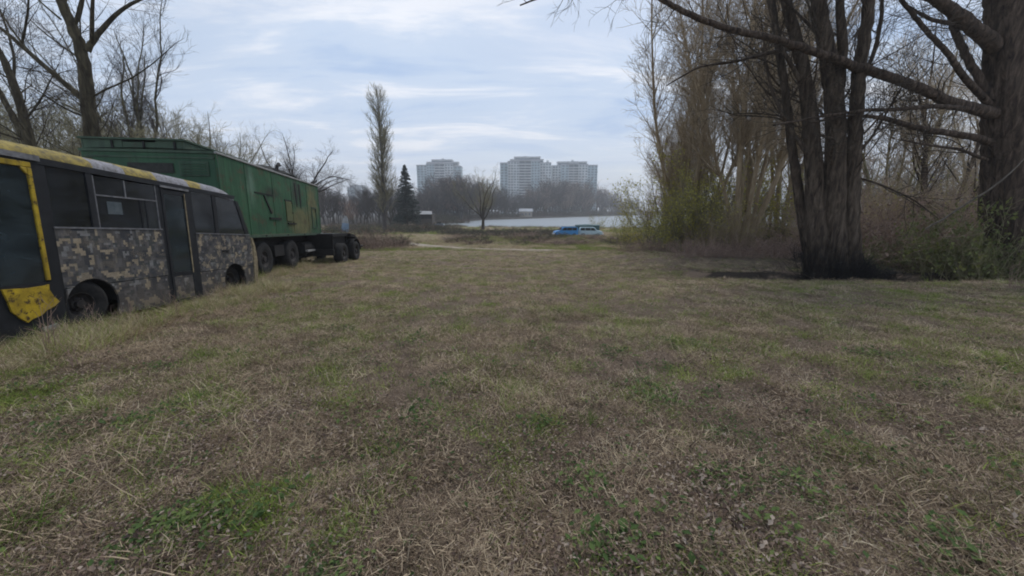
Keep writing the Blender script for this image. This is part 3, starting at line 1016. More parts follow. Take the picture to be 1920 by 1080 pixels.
# -- the huge old trunk at the right edge
yD = 13.6
polys = [px_poly([(1902, 580, 92), (1897, 500, 74), (1892, 420, 62), (1888, 330, 53), (1888, 200, 51), (1892, 100, 53), (1897, 0, 54), (1905, -150, 44), (1915, -320, 25)], yD)]
for pl, d in (([(1875, 215, 20), (1840, 207, 16), (1790, 195, 14), (1740, 172, 13), (1680, 148, 12), (1620, 130, 11), (1560, 108, 9.5), (1500, 88, 8.5), (1440, 70, 7.5), (1380, 58, 6.5), (1310, 35, 6), (1250, 5, 5), (1180, -40, 4), (1100, -45, 3), (1040, -15, 2.2), (975, 10, 1.2)], -2.6),
              ([(1860, 268, 11), (1830, 258, 10), (1780, 250, 8.5), (1720, 240, 7), (1660, 222, 6), (1600, 215, 3), (1520, 230, 2)], -1.0),
              ([(1860, 212, 9), (1830, 206, 8), (1760, 199, 6.5), (1680, 205, 5), (1620, 207, 4), (1540, 218, 3), (1450, 235, 2)], -1.8),
              ([(1870, 90, 23), (1835, 60, 19), (1800, 30, 17), (1760, 0, 14), (1690, -30, 12), (1600, -90, 8)], -1.0),
              ([(1860, 200, 10), (1835, 175, 9), (1800, 135, 8), (1775, 95, 7), (1740, 62, 6), (1690, 0, 5), (1650, -60, 3)], -0.6),
              ([(1860, 185, 12), (1825, 130, 10), (1795, 70, 9), (1780, 20, 8), (1765, -60, 6)], 1.0),
              ([(1862, 62, 9), (1830, 58, 8), (1795, 45, 6.5), (1750, 40, 5), (1700, 10, 3)], 0.9),
              ([(1500, 88, 5), (1440, 100, 4), (1380, 115, 3), (1310, 125, 2.2), (1250, 160, 1.2)], -0.4),
              ([(1560, 108, 4), (1530, 60, 3.4), (1490, 20, 2.6), (1450, -20, 1.6)], -0.6),
              ([(1850, 300, 5), (1800, 280, 4), (1740, 272, 3), (1690, 262, 2)], -1.2)):
    polys.append(px_poly(pl, yD, d))
bD = W(1902, 580, yD); bD[2] = gz1(bD[0], bD[1]) - 0.1
explicit_tree('bare_tree', 'huge old tree with deeply furrowed trunk and a long limb reaching left', polys, 1, 22, BIG,
              MT['bark_dark'], MT['twig_dark'], 0.16, bD, seg=0.16, sides=(64, 9, 4, 3))


# -- vase-shaped trees behind, thick with upright limbs
def vase_tree(seed, nst, H, lean, P, base, name, label, trunk_mat, twig_mat, r0=0.16, group=None, leaf=None, leaf_mat=None, spread=0.5, lr=(0.75, 1.1)):
    rng = np.random.RandomState(seed)
    out = {}
    base = np.asarray(base, float)
    for k in range(nst):
        a = 2 * math.pi * (k + rng.rand() * 0.7) / nst
        tilt = R(rng.uniform(lean[0], lean[1]))
        d = np.array([math.cos(a) * math.sin(tilt), math.sin(a) * math.sin(tilt), math.cos(tilt)])
        p = base + np.array([math.cos(a), math.sin(a), 0]) * spread * rng.rand()
        branch(out, rng, p - UP * 0.15, d, H * rng.uniform(*lr), r0 * rng.uniform(0.6, 1.15), 0, P)
    lf = None
    if leaf:
        src = out.get(P['max'], []) + out.get(P['max'] - 1, [])
        lf = leaves_mesh(rng, src, *leaf)
    return tree_object(name, label, 'tree' if 'tree' in name or 'poplar' in name else 'shrub', base, out, trunk_mat, twig_mat, (0, 1) if H > 6 else (0,), (8, 5, 3, 3), 0.0,
                       lf, leaf_mat, group, 'trunk' if H > 6 else 'stems', 'crown' if H > 6 else 'twigs')


VASE = dict(max=3, den=[2.3, 3.1, 3.7], t0=[0.26, 0.12, 0.08], ang=[(18, 45), (20, 50), (20, 55)], len=[3.8, 1.7, 0.8],
            wig=[.05, .08, .12, .15], trop=[0.035, 0.07, 0.06, 0.03], seg=[.9, .55, .4, .3], rr=0.5, rmin=0.0085, slim=0.011)


def on_ground(px, y):
    x = (px - 960) / 714.0 * y
    return np.array([x, y, gz1(x, y)])


for i, (px, y, nst, H, lean, lab) in enumerate([
    (1395, 23.5, 10, 18.0, (4, 30), 'fan-shaped bare tree with many upright stems left of the charred tree'),
    (1300, 27.5, 9, 18.5, (3, 20), 'bare tree of slender stems spreading out over the yellow-green shrubs'),
    (1468, 29.0, 7, 17.0, (2, 15), 'bare upright-stemmed tree directly behind the charred tree'),
    (1262, 33.0, 7, 13.0, (1, 9), 'bare tree nearest the water view, standing behind the budding shrubs')]):
    vase_tree(40 + i, nst, H, lean, VASE, on_ground(px, y), 'bare_tree', lab, MT['twig_brown'], MT['twig_brown'], 0.17)
VASE2 = dict(VASE); VASE2['den'] = [1.9, 2.7, 3.4]; VASE2['trop'] = [0.02, 0.06, 0.05, 0.02]
for i, (px, y, nst, H, lean, lab) in enumerate([
    (1670, 27, 5, 13.0, (4, 22), 'slim pale-stemmed bare tree seen in the gap between the two dark trunks'),
    (1770, 21, 4, 12.5, (8, 24), 'bare tree leaning left beside the huge furrowed trunk'),
    (1830, 32, 6, 14.0, (4, 22), 'hazy bare tree far behind the huge furrowed trunk')]):
    vase_tree(50 + i, nst, H, lean, VASE2, on_ground(px, y), 'bare_tree', lab, MT['twig_olive'] if i != 1 else MT['bark_dark'], MT['twig_brown'], 0.16)

# -- trees behind the green box body on the left
SPREAD = dict(max=3, den=[1.2, 1.6, 2.1], t0=[0.25, 0.15, 0.1], ang=[(25, 55), (25, 55), (25, 60)], len=[3.4, 1.6, 0.8],
              wig=[.06, .10, .14, .16], trop=[0.01, 0.05, 0.04, 0.02], seg=[.8, .5, .35, .25], rr=0.55, rmin=0.006, slim=0.012)


def std_tree(seed, base, H, P, label, trunk_mat, twig_mat, trunk_h=0.3, nfork=5, fork=(15, 45), r0=0.25, name='bare_tree', group=None, lf=None):
    rng = np.random.RandomState(seed)
    out = {}
    base = np.asarray(base, float)
    th = H * trunk_h
    lean = rng.normal(0, 0.06, 2)
    pts = np.array([base + np.array([lean[0] * t * th, lean[1] * t * th, t * th - 0.1]) + rng.normal(0, 0.03, 3) * (t > 0) for t in np.linspace(0, 1, 7)])
    rad = r0 * (1 - 0.35 * np.linspace(0, 1, 7)); rad[0] *= 1.3
    out[0] = [(pts, rad)]
    for k in range(nfork):
        a = 2 * math.pi * (k + rng.rand() * 0.6) / nfork
        tilt = R(rng.uniform(*fork))
        d = np.array([math.cos(a) * math.sin(tilt), math.sin(a) * math.sin(tilt), math.cos(tilt)])
        p = pts[-1 - (k % 2)]
        branch(out, rng, p, d, (H - th) * rng.uniform(0.75, 1.05), rad[-1] * rng.uniform(0.5, 0.8), 1, P)
    P2 = P
    return tree_object(name, label, 'tree', base, out, trunk_mat, twig_mat, (0, 1), (9, 6, 3, 3), 0.0, None, None, group)


SP = dict(SPREAD); SP['max'] = 4; SP['den'] = [0, 2.1, 2.7, 3.0]; SP['len'] = [3.4, 2.8, 1.3, 0.65]; SP['trop'] = [0, 0.03, 0.06, 0.04]; SP['t0'] = [.2, .15, .1, .1]; SP['ang'] = [(25, 55)] * 4
SPu = dict(SP); SPu['trop'] = [0, 0.05, 0.09, 0.06]; SPu['den'] = [0, 2.2, 3.0, 3.2]; SPu['len'] = [3, 2.6, 1.2, 0.6]; SPu['ang'] = [(20, 42)] * 4
std_tree(61, on_ground(290, 30), 18.5, SPu, 'slender bare tree with mossy trunk and fine twigs left of centre behind the green box', MT['bark_mossy'], MT['twig_grey'], 0.34, 9, (6, 30), 0.26)
SPm = dict(SP); SPm['len'] = [3, 2.1, 1.0, 0.5]
std_tree(62, on_ground(372, 34), 13.5, SPm, 'bushy bare tree with upright limbs above the green box roof', MT['bark_mossy'], MT['twig_olive'], 0.16, 8, (5, 40), 0.2)
std_tree(63, on_ground(432, 38), 12.2, SPm, 'low round-headed bare tree with mossy limbs above the green box roof', MT['bark_mossy'], MT['twig_olive'], 0.16, 8, (10, 50), 0.2)
std_tree(64, on_ground(483, 43), 12.0, SPm, 'small bare tree just left of the spreading tree behind the green box', MT['bark_mossy'], MT['twig_olive'], 0.16, 7, (10, 50), 0.18)
SPw = dict(SP); SPw['trop'] = [0, 0.0, 0.02, 0.0]; SPw['den'] = [0, 3.2, 3.2, 3.2]; SPw['wig'] = [.06, .12, .15, .16]; SPw['len'] = [3, 2.4, 1.2, 0.6]; SPw['ang'] = [(25, 60)] * 4
std_tree(65, on_ground(556, 46), 13.5, SPw, 'wide spreading bare tree over the far end of the green box', MT['twig_grey'], MT['twig_grey'], 0.34, 13, (12, 68), 0.30)
# thin trees in the background on the far left
thin = []
rt_ = np.random.RandomState(31)
SPt = dict(SPm); SPt['rmin'] = 0.008
for i in range(3):
    thin.append(std_tree(70 + i, (0, 0, 0), 9.0, SPt, 'thin bare tree in the thicket behind the bus and the green trailer', MT['bark_mossy'] if i % 2 else MT['twig_grey'], MT['twig_olive'], 0.22, 7, (8, 38), 0.12, group='thin bare trees behind the vehicles'))
for i in range(26):
    px = -60 + i / 25 * 520 + rt_.uniform(-12, 12)
    y = rt_.uniform(24, 44)
    top = np.interp(px, [-60, 60, 140, 230, 330, 460], [150, 150, 190, 150, 175, 245]) + rt_.uniform(0, 45)
    lc = on_ground(px, y)
    k_ = ((397 - top) / 714 * y + 1.6 - lc[2]) / 9.0
    if i < 3:
        thin[i].location = tuple(lc); thin[i].scale = (k_, k_, k_)
    else:
        copy_tree(thin[i % 3], lc, rt_.rand() * 6.28, (k_ * 0.9, k_ * 0.9, k_))

# -- the tall Lombardy poplar
POP = dict(max=3, den=[2.4, 2.2, 2.2], t0=[0.10, 0.1, 0.1], ang=[(12, 24), (16, 34), (16, 38)], len=[5.2, 2.3, 1.1],
           wig=[.02, .03, .06, .1], trop=[0.05, 0.035, 0.05, 0.04], seg=[1.2, .8, .6, .5], rr=0.45, rmin=0.017, slim=0.011)


def poplar(seed, base, H, label):
    rng = np.random.RandomState(seed)
    out = {}
    pts = np.array([base + np.array([0.02 * t * H * math.sin(3 * t), 0, t * H - 0.2]) for t in np.linspace(0, 1, 26)])
    rad = 0.42 * (1 - 0.93 * np.linspace(0, 1, 26)); rad[0] *= 1.3
    out[0] = [(pts, rad)]
    for k in range(135):
        t = rng.uniform(0.13, 0.93)
        i = int(t * 25)
        a = rng.rand() * 6.283
        tilt = R(rng.uniform(20, 36))
        d = np.array([math.cos(a) * math.sin(tilt), math.sin(a) * math.sin(tilt), math.cos(tilt)])
        prof = math.sin(math.pi * min(1, (t + 0.12) / 1.1)) ** 0.6
        Lb = (1.5 + 3.6 * prof) * rng.uniform(0.65, 1.1)
        Lb = min(Lb, (1.0 - t) * H * 1.05 + 0.4)
        branch(out, rng, pts[i], d, Lb, min(rad[i] * 0.4, 0.012 * Lb + 0.02), 1, POP)
    return tree_object('poplar_tree', label, 'tree', base, out, MT['twig_grey'], MT['twig_olive'], (0, 1), (9, 4, 3, 3))


poplar(81, on_ground(720, 76), 27.3, 'tall narrow poplar standing alone against the sky')


# -- spruce
def spruce(seed, base, H, wid, label):
    rng = np.random.RandomState(seed)
    root = empty('spruce_tree', label, 'tree', tuple(base))
    pts = np.array([[0, 0, t * H - 0.2] for t in np.linspace(0, 1, 12)])
    V, Q = tubes_mesh([(pts, 0.22 * (1 - 0.95 * np.linspace(0, 1, 12)))], 8)
    mesh_arrays('trunk', V, [Q], MT['twig_dark'], root, smooth=True)
    C = []; D = []; Sz = []
    for k in range(420):
        t = rng.uniform(0.06, 1.0) ** 0.9
        z = t * H
        a = rng.rand() * 6.283
        Lb = wid / 2 * (1 - t) ** 0.85 * rng.uniform(0.65, 1.1) + 0.15
        d = np.array([math.cos(a), math.sin(a), rng.uniform(-0.35, 0.1)])
        n = int(10 + Lb * 14)
        u = rng.rand(n) ** 0.8
        p = np.array([0, 0, z]) + d * (u * Lb)[:, None] + np.array([0, 0, 1]) * (0.15 * u ** 2 * Lb)[:, None]
        C.append(p + rng.normal(0, 0.07, (n, 3))); D.append(np.repeat(d[None], n, 0) + rng.normal(0, 0.5, (n, 3)) + np.array([0, 0, -0.3])); Sz.append(rng.uniform(0.14, 0.3, n))
    C = np.concatenate(C); D = np.concatenate(D); Sz = np.concatenate(Sz)[:, None]
    D /= np.linalg.norm(D, axis=1)[:, None]
    b = np.cross(D, rng.normal(0, 1, D.shape)); b /= np.linalg.norm(b, axis=1)[:, None]
    V = np.stack([C - D * Sz, C + b * Sz * 0.35, C + D * Sz, C - b * Sz * 0.35], 1).reshape(-1, 3)
    mesh_arrays('crown', V, [np.arange(len(V)).reshape(-1, 4)], MT['needles'], root)
    return root


spruce(82, on_ground(763, 98), 15.6, 8.6, 'dark green spruce beside the tall narrow poplar')

# -- pale airy tree by the water in the middle
SPa = dict(SP); SPa['rmin'] = 0.011; SPa['len'] = [3, 3.6, 1.8, 0.9]; SPa['den'] = [0, 1.5, 1.8, 2.0]
std_tree(83, on_ground(905, 84), 13.6, SPa, 'dark-trunked bare tree with pale airy twigs standing at the near water edge', MT['twig_dark'], MT['twig_olive'], 0.2, 8, (12, 50), 0.42)

# -- prototypes for the woods in the distance
FAR = dict(max=3, den=[0, 1.5, 1.9], t0=[0.2, 0.15, 0.1], ang=[(20, 50), (22, 50), (22, 55)], len=[5, 4.2, 2.0],
           wig=[.05, .07, .1, .12], trop=[0, 0.05, 0.06, 0.04], seg=[2, 1.4, 1.0, .8], rr=0.5, rmin=0.026, slim=0.012)
protos = []
for i in range(4):
    f = dict(FAR)
    o = std_tree(90 + i, (0, 0, 0), 17.0, f, 'bare tree', MT['twig_grey'] if i % 2 else MT['twig_dark'], MT['twig_grey'] if i != 2 else MT['twig_red'], [0.12, 0.2, 0.1, 0.25][i], 8, [(6, 38), (8, 45), (4, 30), (8, 40)][i], 0.32)
    protos.append(o)
rng = np.random.RandomState(5)
first = set()


def far_tree(k, loc, h, label, group):
    pr = protos[k]
    s = h / 17.0
    rz = rng.rand() * 6.28
    wd_ = 1.3 if loc[1] > 190 else 1.0
    scl = (s * wd_ * rng.uniform(0.85, 1.15), s * wd_ * rng.uniform(0.85, 1.15), s)
    if k not in first:
        first.add(k)
        pr.location = tuple(loc); pr.rotation_euler = (0, 0, rz); pr.scale = scl
        pr['label'] = label; pr['group'] = group
        return pr
    return copy_tree(pr, loc, rz, scl, label, group)


# far shore, in front of the tower blocks
for i in range(84):
    u = (i + rng.rand() * 0.8) / 84
    px = 872 + u * 330
    ybank = 236 + max(0, (px - 905)) * 0.95
    y = ybank + rng.uniform(5, 45)
    top = np.interp(px, [872, 930, 960, 1000, 1030, 1060, 1090, 1120, 1160, 1200], [340, 350, 366, 352, 336, 345, 338, 350, 370, 378]) + rng.uniform(-6, 14)
    loc = on_ground(px, y)
    far_tree(rng.randint(4), loc, max(6, (397 - top) / 714 * y + 1.6 - loc[2]), 'bare greyish tree in the belt along the far shore below the tower blocks', 'bare trees along the far shore')
# left of the water
for i in range(40):
    u = (i + rng.rand() * 0.8) / 40
    px = 770 + u * 112
    y = rng.uniform(195, 270)
    top = np.interp(px, [770, 790, 815, 830, 850, 868, 880, 890], [348, 352, 340, 326, 324, 322, 326, 348]) + rng.uniform(0, 26)
    loc = on_ground(px, y)
    far_tree(rng.randint(4), loc, (397 - top) / 714 * y + 1.6 - loc[2], 'bare brownish tree in the wood between the spruce and the water', 'bare trees in the wood beyond the hut')
# behind the poplar and the chassis
for i in range(38):
    u = (i + rng.rand() * 0.8) / 38
    px = 598 + u * 165
    y = rng.uniform(105, 175)
    top = np.interp(px, [598, 620, 640, 665, 690, 715, 740, 765], [352, 336, 342, 356, 342, 338, 340, 355]) + rng.uniform(0, 24)
    loc = on_ground(px, y)
    if y < 160 and abs(px - 720) < 4: continue
    far_tree(rng.randint(4), loc, max(4, (397 - top) / 714 * y + 1.6 - loc[2]), 'bare grey tree in the wood around the foot of the tall poplar', 'bare trees around the tall poplar')
# far wood seen through the trees on the right
for i in range(26):
    px = 1190 + (i + rng.rand()) / 26 * 760
    y = rng.uniform(36, 62)
    loc = on_ground(px, y)
    if water_sd(np.array([loc[0]]), np.array([loc[1]]))[0] < 3: continue
    far_tree(rng.randint(4), loc, rng.uniform(7, 11) if px < 1480 else rng.uniform(9, 13), 'bare tree in the grove behind the dark trunks and undergrowth', 'bare trees in the grove on the right')

# -- shrubs and brush
BUSH = dict(max=2, den=[3.0, 4.0], t0=[0.15, 0.1], ang=[(20, 55), (25, 60)], len=[0.9, 0.4],
            wig=[.09, .14, .16], trop=[0.0, 0.02, 0.0], seg=[.3, .2, .14], rr=0.6, rmin=0.004, slim=0.011)


def bush(seed, nst, H, lean, name, stem_mat, twig_mat, leaf, leaf_mat, P=BUSH, spread=0.4, r0=0.012):
    return vase_tree(seed, nst, H, lean, P, (0, 0, 0), name, 'shrub', stem_mat, twig_mat, r0, None, leaf, leaf_mat, spread, (0.5, 1.1))


used = {}


def plant(proto, loc, rz, s, label, group=None):
    if proto.name not in used:
        used[proto.name] = 1
        proto.location = tuple(loc); proto.rotation_euler = (0, 0, rz); proto.scale = s if hasattr(s, '__len__') else (s, s, s)
        proto['label'] = label
        if group: proto['group'] = group
        return proto
    return copy_tree(proto, loc, rz, s, label, group)


rb = np.random.RandomState(77)
TALL = dict(BUSH); TALL['len'] = [1.5, 0.7]; TALL['den'] = [3.0, 4.0]; TALL['seg'] = [.5, .3, .2]; TALL['rmin'] = 0.0055
yel = [bush(101 + i, 15, 5.4, (4, 40), 'budding_shrub', MT['twig_olive'], MT['twig_olive'], (3.8, 0.055, 0.10, 0.3, 0.6, 40000), MT['leaf_yellow'], TALL, 0.7, 0.03) for i in range(2)]
olv = [bush(111 + i, 22, 4.6, (4, 48), 'bare_shrub', MT['twig_brown'], MT['twig_brown'], (0.5, 0.042, 0.12, 0.2, 0.6, 9000), MT['leaf_yellow'], TALL, 0.7, 0.03) for i in range(2)]
for i, (px, y, s, k) in enumerate([(1222, 27, 0.95, 0), (1256, 25, 1.05, 1), (1330, 26.5, 1.0, 0), (1455, 25.5, 1.0, 1), (1180, 33, 0.8, 1)]):
    lab = ['shrub misted with yellow-green buds at the left end of the thicket, by the water', 'tallest yellow-green budding shrub left of the fan-shaped tree', 'yellow-green budding shrub at the foot of the fan-shaped tree',
           'yellow-green budding shrub just left of the charred tree', 'small sparse budding shrub reaching over the water view'][i]
    plant(yel[k], on_ground(px, y), rb.rand() * 6, s, lab)
for px, y, s_, k_, lab in ((1345, 25.5, 1.3, 0, 'tall thinly budding shrub in front of the fan-shaped tree'), (1408, 26.5, 1.35, 1, 'tall thinly budding shrub right of the fan-shaped tree'), (1290, 24.5, 1.15, 1, 'budding shrub between the water view and the fan-shaped tree')):
    plant(yel[k_], on_ground(px, y), rb.rand() * 6, s_, lab)
for i in range(14):
    px = 1285 + i / 13 * 240 + rb.uniform(-10, 10)
    plant(olv[i % 2], on_ground(px, rb.uniform(21, 30)), rb.rand() * 6, rb.uniform(0.5, 0.9), 'leafless brown shrub in the thicket left of the charred tree', 'leafless shrubs left of the charred tree')
for i in range(30):
    px = 1600 + i / 29 * 370 + rb.uniform(-10, 10)
    plant(olv[i % 2], on_ground(px, rb.uniform(17.5, 26)), rb.rand() * 6, rb.uniform(0.65, 1.05), 'leafless brown shrub in the thicket between the dark trunks', 'leafless shrubs between the dark trunks')

# reddish bramble thickets
BR = dict(BUSH); BR['trop'] = [-0.04, -0.03, 0.0]; BR['len'] = [0.8, 0.35]; BR['den'] = [2.6, 3.0]; BR['rmin'] = 0.0045
bram = [bush(121 + i, 34, 1.7, (10, 70), 'bramble_thicket', MT['twig_red'], MT['twig_red'], (3.0, 0.034, 0.05, 0.1, 0.6, 7000), MT['leaf_dead'], BR, 0.9, 0.008) for i in range(3)]
for i in range(44):
    px = 1180 + i / 43 * 380 + rb.uniform(-12, 12)
    y = rb.uniform(17.5, 24) if px > 1290 else rb.uniform(22, 30)
    s = rb.uniform(0.5, 0.8) if px > 1290 else rb.uniform(0.35, 0.6)
    plant(bram[i % 3], on_ground(px, y), rb.rand() * 6, s, 'low reddish-brown bramble thicket left of the charred tree', 'brambles left of the charred tree')
for i in range(54):
    px = 1600 + i / 53 * 380 + rb.uniform(-12, 12)
    y = rb.uniform(16.0, 24)
    plant(bram[i % 3], on_ground(px, y), rb.rand() * 6, rb.uniform(1.0, 2.2), 'tall reddish-brown bramble thicket between the charred tree and the huge trunk', 'brambles between the dark trunks')
for i, (px, y, s) in enumerate([(712, 33, 1.15), (690, 35, 1.1), (735, 32, 0.95), (665, 38, 1.1), (640, 42, 0.9), (700, 30, 0.7), (722, 36, 0.9), (675, 44, 1.0)]):
    plant(bram[i % 3], on_ground(px, y), rb.rand() * 6, s, 'reddish dry bramble clump beside the end of the dirt track', 'brambles at the end of the dirt track')

# dark low brush between field and water
DK = dict(BUSH); DK['len'] = [0.7, 0.35]; DK['rmin'] = 0.007
dark = [bush(131 + i, 30, 1.4, (5, 60), 'low_shrub', MT['twig_dark'], MT['twig_dark'], (5.0, 0.055, 0.08, 0.1, 0.6, 12000), MT['leaf_dark'] if i else MT['leaf_dead'], DK, 1.0, 0.012) for i in range(3)]
for i in range(44):
    px = 842 + i / 43 * 205 + rb.uniform(-5, 5)
    plant(dark[i % 3], on_ground(px, rb.uniform(55, 70)), rb.rand() * 6, (rb.uniform(1.2, 1.9), rb.uniform(1.2, 1.9), rb.uniform(0.55, 0.85)), 'low dark shrub in the hedge line between the field and the water', 'low dark shrubs before the water')
for i in range(46):
    px = 604 + i / 45 * 240 + rb.uniform(-5, 5)
    plant(dark[(i * 2) % 3], on_ground(px, rb.uniform(60, 100)), rb.rand() * 6, (rb.uniform(1.4, 2.4), rb.uniform(1.4, 2.4), rb.uniform(0.7, 1.25)), 'low brown shrub on the rough ground below the poplar and spruce', 'low shrubs below the poplar')
for i in range(60):
    px = 850 + i / 59 * 480 + rb.uniform(-8, 8)
    y = rb.uniform(38, 46) + (6 if px < 1000 else 0)
    plant(bram[i % 3], on_ground(px, y), rb.rand() * 6, (1.3, 1.3, rb.uniform(0.3, 0.58) * (0.7 if 1020 < px < 1150 else 1)), 'low dry bramble patch on the bank in front of the blue vehicles', 'dry brambles on the low bank')
for i in range(46):
    px = 850 + i / 45 * 420 + rb.uniform(-8, 8)
    y = rb.uniform(38, 50)
    zs_ = rb.uniform(0.30, 0.62) * (0.7 if 1020 < px < 1150 else 1)
    plant(dark[(i * 2 + 1) % 3], on_ground(px, y), rb.rand() * 6, (rb.uniform(0.7, 1.3), rb.uniform(0.7, 1.3), zs_), 'knee-high brown and green scrub on the low bank beyond the track', 'scrub on the low bank')
for i in range(16):
    px = 640 + i / 15 * 112 + rb.uniform(-6, 6)
    plant(dark[0] if i % 2 else dark[2], on_ground(px, rb.uniform(31, 42)), rb.rand() * 6, rb.uniform(0.6, 0.95), 'brown scrub clump left of the start of the dirt track', 'scrub left of the dirt track')
# scrub along the far shore
for i in range(70):
    px = 860 + i / 69 * 350 + rb.uniform(-3, 3)
    ybank = 236 + max(0, (px - 905)) * 0.95
    y = ybank + rb.uniform(-4, 12)
    lc = on_ground(px, y)
    if water_sd(np.array([lc[0]]), np.array([lc[1]]))[0] < -2: continue
    k_ = y / 80
    plant(dark[i % 3], lc, rb.rand() * 6, (k_ * rb.uniform(0.9, 1.5), k_ * rb.uniform(0.9, 1.5), k_ * rb.uniform(0.6, 1.1)), 'dark low scrub at the water edge of the far shore', 'scrub along the far shore')
for i in range(50):
    px = 740 + i / 49 * 130 + rb.uniform(-3, 3)
    y = rb.uniform(150, 215)
    plant(dark[i % 3], on_ground(px, y), rb.rand() * 6, (3.0, 3.0, rb.uniform(1.6, 3.2)), 'dark brown scrub under the bare trees beyond the hut', 'scrub beyond the hut')
o = plant(yel[0], on_ground(1122, 72), 1.0, (0.75, 0.75, 0.62), 'small yellow-green bush just behind the pale blue car')

# green undergrowth on the right
GR = dict(BUSH); GR['len'] = [0.6, 0.3]; GR['rmin'] = 0.004
grn = [bush(141 + i, 26, 1.5, (5, 55), 'green_shrub', MT['twig_olive'], MT['twig_olive'], (9.0, 0.042, 0.05, 0.15, 0.6, 16000), MT['leaf_green'], GR, 0.6, 0.010) for i in range(3)]
for i in range(40):
    px = 1620 + i / 39 * 340 + rb.uniform(-10, 10)
    y = rb.uniform(14.9, 17.8)
    plant(grn[i % 3], on_ground(px, y), rb.rand() * 6, rb.uniform(0.6, 1.0) * (1.2 if px > 1800 else 1), 'leafy green shrub in the undergrowth right of the charred tree', 'green shrubs right of the charred tree')
for i in range(16):
    px = 1775 + i / 15 * 190 + rb.uniform(-8, 8)
    plant(grn[i % 3], on_ground(px, rb.uniform(12.7, 13.4) if px > 1850 else rb.uniform(13.6, 14.6)), rb.rand() * 6, (1.2, 1.2, rb.uniform(1.3, 1.85)), 'tall yellow-green leafy shrub in front of the huge furrowed trunk', 'green shrubs before the huge trunk')
for i in range(16):
    px = 1350 + i / 15 * 165 + rb.uniform(-8, 8)
    plant(grn[i % 3], on_ground(px, rb.uniform(23, 27)), rb.rand() * 6, rb.uniform(0.7, 1.1), 'leafy green shrub behind the brambles left of the charred tree', 'green shrubs left of the charred tree')

# dead leaves and litter heap at the near-black foot: thin dark shoots
SH = dict(BUSH); SH['trop'] = [0.04, 0.02, 0]; SH['rmin'] = 0.006; SH['den'] = [4, 4]
sh = bush(151, 90, 1.5, (2, 26), 'sucker_shoots', MT['burnt'], MT['burnt'], None, None, SH, 0.75, 0.014)
for i, (ox, oy, ss, lab_) in enumerate([(0.0, -0.25, (0.9, 0.6, 0.85), 'thin black shoots crowding the middle of the charred tree foot'),
                                       (0.6, 0.1, (0.75, 0.7, 0.6), 'thin black shoots on the right of the charred tree foot'), (-0.55, 0.2, (0.7, 0.7, 1.0), 'thin black shoots on the left of the charred tree foot'),
                                       (1.4, 0.3, (1.0, 0.8, 0.35), 'low black shoots in the ditch well right of the charred tree')]):
    q_ = bC + np.array([ox, oy, 0.0]); q_[2] = gz1(q_[0], q_[1])
    plant(sh, q_, 0.3 + i, ss, lab_)

# pale dead branch leaning by the huge trunk, fallen poles by the water
def pole(name, pts, r, label, mat, cat='branch', n=7):
    P_, r_ = resample(np.array(pts), np.array(r), 0.25)
    P_[1:-1] += np.random.RandomState(len(label)).normal(0, 0.012, P_[1:-1].shape)
    V, Q = tubes_mesh([(P_, r_)], n)
    base = P_[0].copy()
    o = mesh_arrays(name, V - base, [Q], mat, None, smooth=True)
    o.location = tuple(base)
    return tag(o, label, cat)


g = on_ground(1765, 14.2)
pole('dead_branch', [W(1735, 430, 14.2), W(1795, 395, 13.6), W(1850, 358, 13.0), W(1893, 330, 12.6), W(1922, 296, 12.4)], [0.03, 0.032, 0.03, 0.022, 0.01], 'pale dead branch leaning against the huge furrowed trunk', MT['dead_wood'])
for i, (a, b_, yy, lab) in enumerate([((1250, 408), (1330, 455), 26, 'longest bleached pole slanting down through the thicket by the water'),
                                      ((1300, 412), (1345, 448), 25, 'short bleached branch fallen in the thicket left of the fan-shaped tree')]):
    pole('fallen_branch', [W(a[0], a[1], yy), W((a[0] + b_[0]) / 2, (a[1] + b_[1]) / 2 - 2, yy - 0.4), on_ground(b_[0], yy - 0.8)], [0.05, 0.07, 0.06], lab, MT['dead_wood'])


# ---------------------------------------------------------------- the camouflaged bus
def arc(cx, cz, r, a0, a1, n=14):
    return [(cx + r * math.cos(a0 + (a1 - a0) * i / n), cz + r * math.sin(a0 + (a1 - a0) * i / n)) for i in range(n + 1)]


def wheel(parent, c, r, wd, rim_r, rot=0.0, nut=6):
    pr = [(rim_r, 0.0), (rim_r + 0.02, -0.01), (r * 0.80, -0.035), (r * 0.93, -0.02), (r, 0.02), (r, wd - 0.02), (r * 0.93, wd + 0.02), (rim_r, wd)]
    wh = bpy.data.objects.new('wheel', None); COL.objects.link(wh); wh.parent = parent; wh.empty_display_size = 0.2
    MB().lathe(pr, c, 36, rot=rot).build('tyre', MT['rubber'], wh, smooth=True)
    rm = MB().lathe([(rim_r, 0.0), (rim_r * 0.94, 0.0), (rim_r * 0.86, 0.06), (rim_r * 0.62, 0.10), (rim_r * 0.5, 0.05), (rim_r * 0.34, 0.045), (rim_r * 0.32, -0.01), (0.001, -0.015)], c, 28, rot=rot)
    m_ = Matrix.Rotation(rot, 3, 'Z')
    for k in range(nut):
        a = 2 * math.pi * k / nut
        q = Vector(c) + m_ @ Vector((rim_r * 0.48 * math.cos(a), 0.03, rim_r * 0.48 * math.sin(a)))
        q2 = q + m_ @ Vector((0, 0.035, 0))
        rm.tube([q, q2], 0.016, 6)
    rm.build('rim', MT['rim'], wh, smooth=False)
    return wh


BUS_O = np.array([-7.02617588, 5.92694486]); BUS_D = np.array([-0.07795196, 0.99695712])


